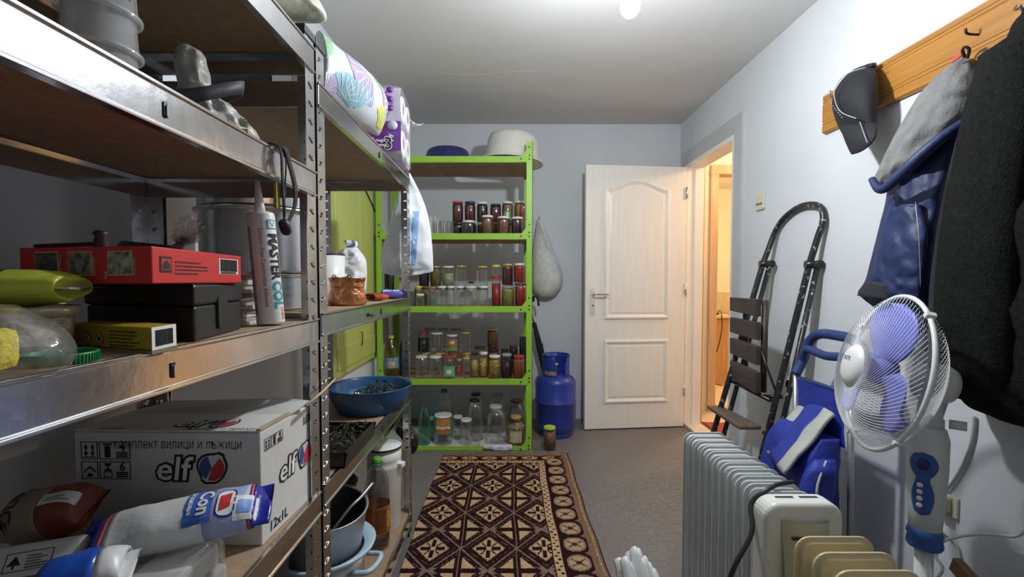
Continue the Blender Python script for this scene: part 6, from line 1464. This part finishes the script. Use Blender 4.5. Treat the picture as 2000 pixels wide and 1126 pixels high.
# neck and column
zc_ = .735
P(MB().tube([L((0, -.035, -.11)), Vector((.0, 0, zc_ + .02)), Vector((.0, 0, zc_ - .03))], [.030, .026, .026], 14), 'neck', FW, fan)
P(MB().tube([(.028, -.026, zc_ + .012), (.052, -.048, zc_ + .012)], .012, 12), 'tilt_knob', FW, fan)
P(MB().lathe([(.026, .455), (.034, .46), (.038, .52), (.043, .62), (.043, .70), (.036, .728), (.028, .735), (0, .735)], 28), 'column_body', FW, fan)
P(MB().lathe([(.036, .412), (.039, .418), (.036, .440), (.039, .446), (.033, .468), (.028, .470)], 28), 'collar', FB, fan)
P(MB().lathe([(.020, .03), (.020, .415)], 20), 'pole', FW, fan)
P(MB().lathe([(.100, .0), (.105, .006), (.100, .014), (.07, .026), (.035, .045), (.025, .07), (.020, .075)], 40), 'base', FW, fan)
dv = Vector((-.80, -.60, 0)).normalized(); sv = Vector((.60, -.80, 0))
cp_ = MB()
def cpf(u, v):
    z_ = .508 + v * .165; hw = .012 + .020 * abs(math.sin((v) * 3.6)) * (1 if v < .6 else 1.25); hw = .014 + (.010 if v < .55 else .0) * math.sin(v / .55 * math.pi) + (.016 * math.sin((v - .6) / .4 * math.pi) if v > .6 else 0)
    if v in (0.0, 1.0): hw = .002
    a = (u - .5) * 2 * hw / .043; r_ = .0445 - .004 * max(0, (.62 - z_) / .14)
    return dv * r_ * math.cos(a) + sv * r_ * math.sin(a) + Vector((0, 0, z_))
cp_.grid(cpf, 8, 30); c_ = P(cp_, 'control_panel', FB, fan); md = c_.modifiers.new('thick', 'SOLIDIFY'); md.thickness = .004; md.offset = 1
for k in range(4): P(MB().lathe([(.006, 0), (.0068, .003), (.005, .006), (0, .007)], 14, c=dv * .045 + Vector((0, 0, .535 + .0175 * k)) + sv * -.004, R=axis_to(dv)), 'button', WHITE, fan)
P(MB().lathe([(.014, 0), (.0135, .006), (.009, .009), (0, .009)], 20, c=dv * .046 + Vector((0, 0, .643)), R=axis_to(dv)), 'timer_dial', M('dark_blue_dial', (.015, .03, .12), .35), fan)

# ------------------------------------------------------------------ coat rack
PINE = M('varnished_pine', (.42, .19, .038), .35, 0, .18, 5, stretch=(6, .5, 9), coat=.3)
cr0 = T('coat_rack', 'varnished pine board coat rack with grooves and hooks on the wall', 'coat rack', (XR - .001, 1.98, 1.825))
def bprof():
    pts_ = [(0, -.082), (-.012, -.082), (-.020, -.076), (-.020, -.052), (-.0175, -.050), (-.0175, -.046), (-.020, -.044), (-.020, -.040), (-.0175, -.038), (-.0175, -.034), (-.020, -.032), (-.020, .040), (-.0175, .042), (-.0175, .046), (-.020, .048), (-.020, .052), (-.0175, .054), (-.0175, .058), (-.020, .060), (-.020, .074), (-.012, .082), (0, .082)]
    return pts_
P(MB().prism(bprof(), (0, 0, 0), (1, 0, 0), (0, 0, 1), (0, -1.35, 0)), 'board', PINE, cr0)
HK = M('satin_metal_hook', (.62, .62, .62), .28, .9, .05)
for y_ in (-.12, -.785, -1.12):
    h_ = P(MB().span((-.024, y_ - .012, -.022), (-.0205, y_ + .012, .022)), 'hook_plate', HK, cr0, .001)
    P(MB().tube(smooth([(-.022, y_, .012), (-.055, y_, .018), (-.075, y_, .040), (-.072, y_, .052)], 5), .0045, 8), 'hook', HK, h_)
    P(MB().tube(smooth([(-.022, y_, -.010), (-.045, y_, -.018), (-.058, y_, -.004)], 5), .0045, 8), 'hook', HK, h_)
P(MB().tube(smooth([(-.020, -.645, -.005), (-.050, -.645, -.002), (-.056, -.645, .012)], 4), .0035, 8), 'black_peg', BLACKP, cr0)
P(MB().lathe([(.007, 0), (.007, .002), (0, .003)], 12, R=RY(-math.pi / 2), c=(-.020, -.745, .012)), 'wood_knot', M('knot', (.16, .07, .02), .5), cr0)
# ------------------------------------------------------------------ cap
CAPM = M('black_cap_fabric', (.010, .010, .013), .75, 0, .15, 40, .2, 150)
cp0 = T('baseball_cap', 'black baseball cap hanging on the end of the coat rack', 'cap', (0, 0, 0))
def cw(l, r, X, d): return (at(l[0], l[1], X=X), at(r[0], r[1], X=X), Vector((-d * .8, -d * .6, 0)), Vector((d * .25, .0, 0)))
K = [cw((1690, 128), (1704, 124), 1.335, .01), cw((1662, 142), (1712, 142), 1.315, .04), cw((1637, 172), (1715, 172), 1.295, .066), cw((1627, 205), (1714, 205), 1.285, .072), cw((1633, 235), (1713, 235), 1.285, .060), cw((1642, 256), (1711, 252), 1.285, .040), cw((1646, 262), (1706, 262), 1.285, .014)]
P(MB().loft(rowsmooth(K, 22), 34, .003, 12, 81), 'crown', CAPM, cp0)
K = [cw((1638, 246), (1712, 240), 1.262, .020), cw((1645, 262), (1714, 258), 1.245, .022), cw((1652, 280), (1706, 276), 1.235, .016), cw((1660, 297), (1692, 290), 1.232, .008), cw((1664, 302), (1678, 298), 1.232, .003)]
P(MB().loft(rowsmooth(K, 14), 30, 0, 12, 82), 'visor', CAPM, cp0)
pip = M('grey_piping', (.42, .42, .44), .6)
P(MB().tube([q + Vector((-.045, -.034, 0)) for q in smooth([at(1700, 140, X=1.30), at(1660, 155, X=1.27), at(1640, 185, X=1.26), at(1650, 222, X=1.258), at(1683, 238, X=1.262)], 6)], .0016, 5), 'piping', pip, cp0)
P(MB().tube([q + Vector((-.018, -.012, 0)) for q in smooth([at(1684, 240, X=1.25), at(1692, 262, X=1.235), at(1699, 281, X=1.232)], 6)], .0014, 5), 'piping', pip, cp0)
st_ = MB()
for k in range(8):
    q = at(1634 + k * 3.4, 205 + k * 4.4, X=1.262) + Vector((-.052, -.036, 0)); st_.lathe([(0, 0), (.0022, .0), (.0018, .0016), (0, .002)], 8, c=q, R=axis_to((-.8, -.6, 0)))
P(st_, 'studs', pip, cp0)
P(MB().box(at(1700, 130, X=1.315), (.02, .035, .014)), 'strap', BLACKP, cp0, .003)

# ------------------------------------------------------------------ blue jacket with grey lined hood
GREY = M('grey_jersey', (.20, .20, .197), .95, 0, .12, 30, .3, 160, spec=.15, sheen=.2)
JB = M('navy_blue_quilt', (.012, .025, .095), .55, 0, .12, 14, .35, 30)
jk = T('hooded_jacket', 'blue quilted jacket with grey lined hood hanging from the coat rack', 'jacket', (0, 0, 0))
def jw(l, r, Xl, Xr_, d): return (at(l[0], l[1], X=Xl), at(r[0], r[1], X=Xr_), Vector((-d * .75, -d * .66, 0)), Vector((d * .2, d * .1, 0)))
# body
K = [jw((1735, 330), (1876, 240), 1.29, 1.31, .03), jw((1730, 390), (1848, 350), 1.27, 1.29, .05), jw((1718, 440), (1832, 430), 1.26, 1.27, .06), jw((1703, 500), (1822, 500), 1.255, 1.26, .062), jw((1690, 548), (1815, 560), 1.25, 1.255, .062), jw((1676, 572), (1812, 640), 1.25, 1.255, .052), jw((1700, 590), (1812, 690), 1.25, 1.255, .03)]
P(MB().loft(rowsmooth(K, 40), 56, .014, 20, 91, crease=.8), 'jacket_body', JB, jk)
sl_ = [jw((1738, 400), (1800, 400), 1.235, 1.235, .03), jw((1722, 450), (1812, 455), 1.222, 1.225, .036), jw((1706, 510), (1806, 520), 1.218, 1.22, .036), jw((1690, 552), (1800, 560), 1.216, 1.22, .034), jw((1680, 574), (1798, 592), 1.216, 1.22, .026)]
P(MB().loft(rowsmooth(sl_, 34), 44, .010, 26, 92, crease=.9), 'sleeve', JB, jk)
cf = [jw((1691, 546), (1745, 556), 1.210, 1.208, .036), jw((1674, 576), (1742, 588), 1.210, 1.206, .038)]
P(MB().loft(rowsmooth(cf, 4), 26, .002, 24, 93), 'cuff', M('black_rib_cuff', (.02, .022, .03), .8, 0, .1, 40, .4, 120), jk)
# hood: grey lining
K = [jw((1868, 118), (1893, 112), 1.335, 1.335, .012), jw((1836, 142), (1898, 150), 1.31, 1.32, .035), jw((1800, 180), (1902, 195), 1.28, 1.30, .055), jw((1768, 230), (1898, 228), 1.255, 1.285, .066), jw((1738, 285), (1850, 268), 1.235, 1.255, .066), jw((1716, 330), (1795, 315), 1.222, 1.232, .05), jw((1706, 352), (1752, 348), 1.215, 1.222, .03), jw((1708, 364), (1730, 364), 1.215, 1.218, .012)]
P(MB().loft(rowsmooth(K, 48), 56, .014, 15, 94, crease=.9), 'hood_lining', GREY, jk)
edge = smooth([at(1703, 350, X=1.175), at(1722, 370, X=1.165), at(1762, 338, X=1.170), at(1800, 302, X=1.185), at(1848, 262, X=1.215), at(1905, 226, X=1.265)], 8)
P(MB().tube(edge, [.010 + .006 * math.sin(i / len(edge) * 3.1) for i in range(len(edge))], 10), 'hood_rim', JB, jk)
P(MB().tube(smooth([at(1885, 112, X=1.325), at(1880, 100, X=1.31), at(1884, 92, X=1.30), at(1893, 96, X=1.31), at(1890, 112, X=1.325)], 5), .004, 6), 'hanging_loop', BLKF, jk)
P(MB().box(at(1868, 112, X=1.29), (.004, .03, .014), RX(-.25)), 'red_tag', M('red_tag', (.60, .05, .04), .5), jk, .001)
P(MB().tube([q + Vector((-.012, -.01, 0)) for q in smooth([at(1790, 395, X=1.19), at(1797, 470, X=1.175), at(1800, 560, X=1.17)], 5)], .0010, 5), 'zip', GALU, jk)
# ------------------------------------------------------------------ black fleece coat
FL = M('black_fleece', (.012, .012, .012), .95, 0, .35, 90, .5, 220, spec=.1)
ct = T('fleece_coat', 'long black fleece coat hanging from the coat rack', 'coat', (0, 0, 0))
def co_(z_, x_, y0_, y1_, d): return ((x_ + .06, y1_ + .03, z_), (x_ + .03, y0_, z_), (-d, -d * .10, 0), (.018, 0, 0))
K = [co_(1.80, 1.27, 1.02, 1.13, .03), co_(1.76, 1.26, .99, 1.18, .06), co_(1.66, 1.25, .93, 1.215, .075), co_(1.50, 1.245, .86, 1.245, .085), co_(1.30, 1.24, .80, 1.275, .09), co_(1.10, 1.235, .76, 1.30, .095), co_(.95, 1.235, .75, 1.305, .095), co_(.84, 1.24, .75, 1.285, .09), co_(.775, 1.245, .76, 1.255, .075), co_(.760, 1.25, .80, 1.22, .03)]
P(MB().loft(rowsmooth(K, 44), 52, .022, 9, 95), 'coat_body', FL, ct)
K = [co_(1.70, 1.19, 1.06, 1.20, .03), co_(1.5, 1.18, 1.06, 1.235, .045), co_(1.25, 1.17, 1.07, 1.26, .05), co_(1.0, 1.165, 1.07, 1.27, .05), co_(.86, 1.17, 1.08, 1.26, .042), co_(.80, 1.175, 1.10, 1.245, .02)]
P(MB().loft(rowsmooth(K, 26), 34, .010, 12, 96), 'sleeve', FL, ct)
P(MB().tube(smooth([(1.30, 1.15, 1.70), (1.285, 1.12, 1.77), (1.28, 1.06, 1.80), (1.27, .99, 1.78)], 6), .034, 12), 'collar', FL, ct)

# ------------------------------------------------------------------ cables and oddments at the lower right
CW = M('white_cable', (.70, .70, .68), .45, 0, .04); CGY = M('grey_cable', (.42, .42, .40), .5, 0, .06)
p_ = [at(x, y, X=1.362) for x, y in ((1903, 812), (1900, 850), (1885, 900), (1858, 945), (1833, 970), (1815, 985))]
o = P(MB().tube(smooth(p_, 6), .0045, 7), 'wall_cable', CGY); tag(o, 'grey cable hanging in a curve on the wall behind the fan column', 'cable')
p_ = [at(x, y, X=1.362) for x, y in ((1838, 815), (1837, 870), (1839, 930), (1843, 965))]
o = P(MB().tube(smooth(p_, 6), .0045, 7), 'wall_cable', CGY); tag(o, 'straight grey cable running down the wall into a plug', 'cable')
pq = at(1850, 980, X=XR)
o = T('wall_plug', 'ivory plug in a wall outlet behind the fan column', 'plug', (XR, pq.y, pq.z))
P(MB().span((-.010, -.04, -.035), (-.0008, .03, .03)), 'outlet_plate', SW, o, .003)
P(MB().span((-.034, -.026, -.022), (-.0105, .010, .022)), 'plug_body', M('dull_ivory', (.50, .48, .40), .5), o, .005)
p_ = [Vector((1.19, 1.44, .02)), at(1832, 1126, X=1.25), at(1828, 1085, X=1.26), at(1838, 1060, X=1.28), at(1862, 1050, X=1.30), at(1915, 1042, X=1.33), at(1980, 1047, X=1.34), at(2010, 1036, X=1.345), Vector((1.35, 1.10, .46))]
o = P(MB().tube(smooth(p_, 8), .0042, 7), 'mains_cable', CW); tag(o, 'bright white cable looping across the wall beside the fan column', 'cable')
o = P(MB().tube(smooth([Vector((1.362, 1.53, .50)), at(1815, 1012, X=1.36), at(1845, 1040, X=1.362), at(1872, 1072, X=1.362), Vector((1.362, 1.33, .2))], 6), .0028, 6), 'thin_wire', CGY); tag(o, 'thin grey wire slanting down the wall', 'wire')
o = T('black_holdall', 'black fabric holdall on the floor against the wall', 'bag', (1.245, 1.16, 0))
P(MB().loft(rowsmooth([((-.02, -.16, .001), (-.02, .16, .001), (0, 0, 0), (.12, 0, 0)), ((-.025, -.17, .06), (-.025, .17, .06), (0, 0, 0), (.125, 0, 0)), ((-.02, -.16, .16), (-.02, .16, .16), (0, 0, 0), (.12, 0, 0)), ((.0, -.13, .235), (.0, .13, .235), (0, 0, 0), (.09, 0, 0)), ((.02, -.08, .255), (.02, .08, .255), (0, 0, 0), (.04, 0, 0))], 16), 36, .008, 16, 101, sq=.6), 'bag_body', BLKF, o)
pw = at(1883, 1102, X=1.29)
o = T('wooden_brush', 'small wooden brush block with dark end resting on the black holdall', 'brush', (pw.x, pw.y, .266), rot=(math.radians(18), 0, math.radians(-8)))
P(MB().span((-.012, -.030, .0), (.012, .040, .045)), 'wood_block', M('oiled_wood', (.24, .13, .05), .5, 0, .3, 9, stretch=(1, .3, 4)), o, .004)
P(MB().span((-.0135, -.046, -.001), (.0135, -.0305, .047)), 'dark_end', BLACKP, o, .006)
o = T('leather_handle', 'dark leather handle piece at the edge beside the white cord', 'handle', (1.30, 1.145, .262), rot=(.3, 0, 0))
P(MB().lathe([(.012, 0), (.020, .02), (.018, .05), (.010, .07), (0, .074)], 14), 'handle', BLACKP, o)
# pleated white plastic thing at the bottom edge
o = T('pleated_white_bag', 'white pleated plastic bundle standing on the floor beside the rug', 'bag', (.482, 1.505, 0))
rnd = random.Random(12)
WPL = M('white_pleat_plastic', (.84, .85, .85), .35, 0, .04, 12)
for k in range(10):
    x0 = -.062 + .0130 * k; hh_ = .190 + rnd.uniform(-.03, .022) - .07 * ((k - 4) / 6) ** 2; yy = rnd.uniform(-.03, .03)
    def pf_(u, v, x0=x0, hh_=hh_, yy=yy, k=k):
        ww = .038 * (1 - .30 * v * v); return (x0 + (u - .5) * ww * 1.3 - .03 * v, yy - .014 * math.sin(math.pi * u) + .05 * v * v, .001 + hh_ * v * (1 - .14 * (abs(u - .5) * 2) ** 2 * v))
    pp_ = P(MB().grid(pf_, 8, 8), 'pleat', WPL, o); md = pp_.modifiers.new('thick', 'SOLIDIFY'); md.thickness = .003

# ------------------------------------------------------------------ hall beyond the door
OAK = M('light_oak_veneer', (.48, .27, .11), .45, 0, .15, 5, stretch=(8, 8, .7))
o = T('desk', 'light oak desk seen through the open doorways', 'desk', (2.13, 4.80, .012))
P(MB().span((-.12, -.02, .71), (.235, .6, .74)), 'desk_top', M('pale_desk_top', (.70, .58, .40), .4), o, .003)
P(MB().span((-.10, .0, 0), (.215, .55, .709)), 'side_panel', OAK, o, .003)
o = T('desk_cable', 'black cable trailing from the desk to the hall floor', 'cable', (0, 0, 0))
pcb = [at(1402, 606, Y=4.85), at(1409, 612, Y=4.765), at(1410, 640, Y=4.75), at(1402, 680, Y=4.75), at(1389, 702, Y=4.75), at(1388, 735, Y=4.75), at(1395, 748, Y=4.70), at(1412, 753, Y=4.66)]
for q in pcb: q.z = max(q.z, .018)
P(MB().tube(smooth(pcb, 6), .005, 6), 'cable', BLACKP, o)
P(MB().box((at(1398, 604, Y=4.85).x, 4.85, .765), (.06, .04, .02)), 'adapter', BLACKP, o, .003)
o = T('white_cabinet', 'cream cabinet edge beyond the oak desk', 'cabinet', (2.62, 4.95, .012))
P(MB().span((-.20, -.1, 0), (.25, .4, .98)), 'cabinet_body', M('cream_cabinet', (.75, .66, .48), .5), o, .004)
P(MB().span((-.19, -.115, .04), (.24, -.1005, .94)), 'cabinet_door', M('cream_cabinet', (.75, .66, .48), .5), o, .003)
P(MB().box((-.17, -.122, .80), (.012, .012, .05)), 'handle', BLACKP, o)
REDM = M('red_mat_pile', (.36, .06, .045), .9, 0, .15, 40, .3, 120)
o = P(MB().grid(lambda u, v: (1.505 + u * .48, 3.00 + v * .50, .014 + .008 + .006 * math.sin(u * 5 + v * 3)), 16, 14), 'door_mat', REDM); tag(o, 'red door mat on the hall floor beyond the threshold', 'mat')
md = o.modifiers.new('thick', 'SOLIDIFY'); md.thickness = .007; md.offset = -1
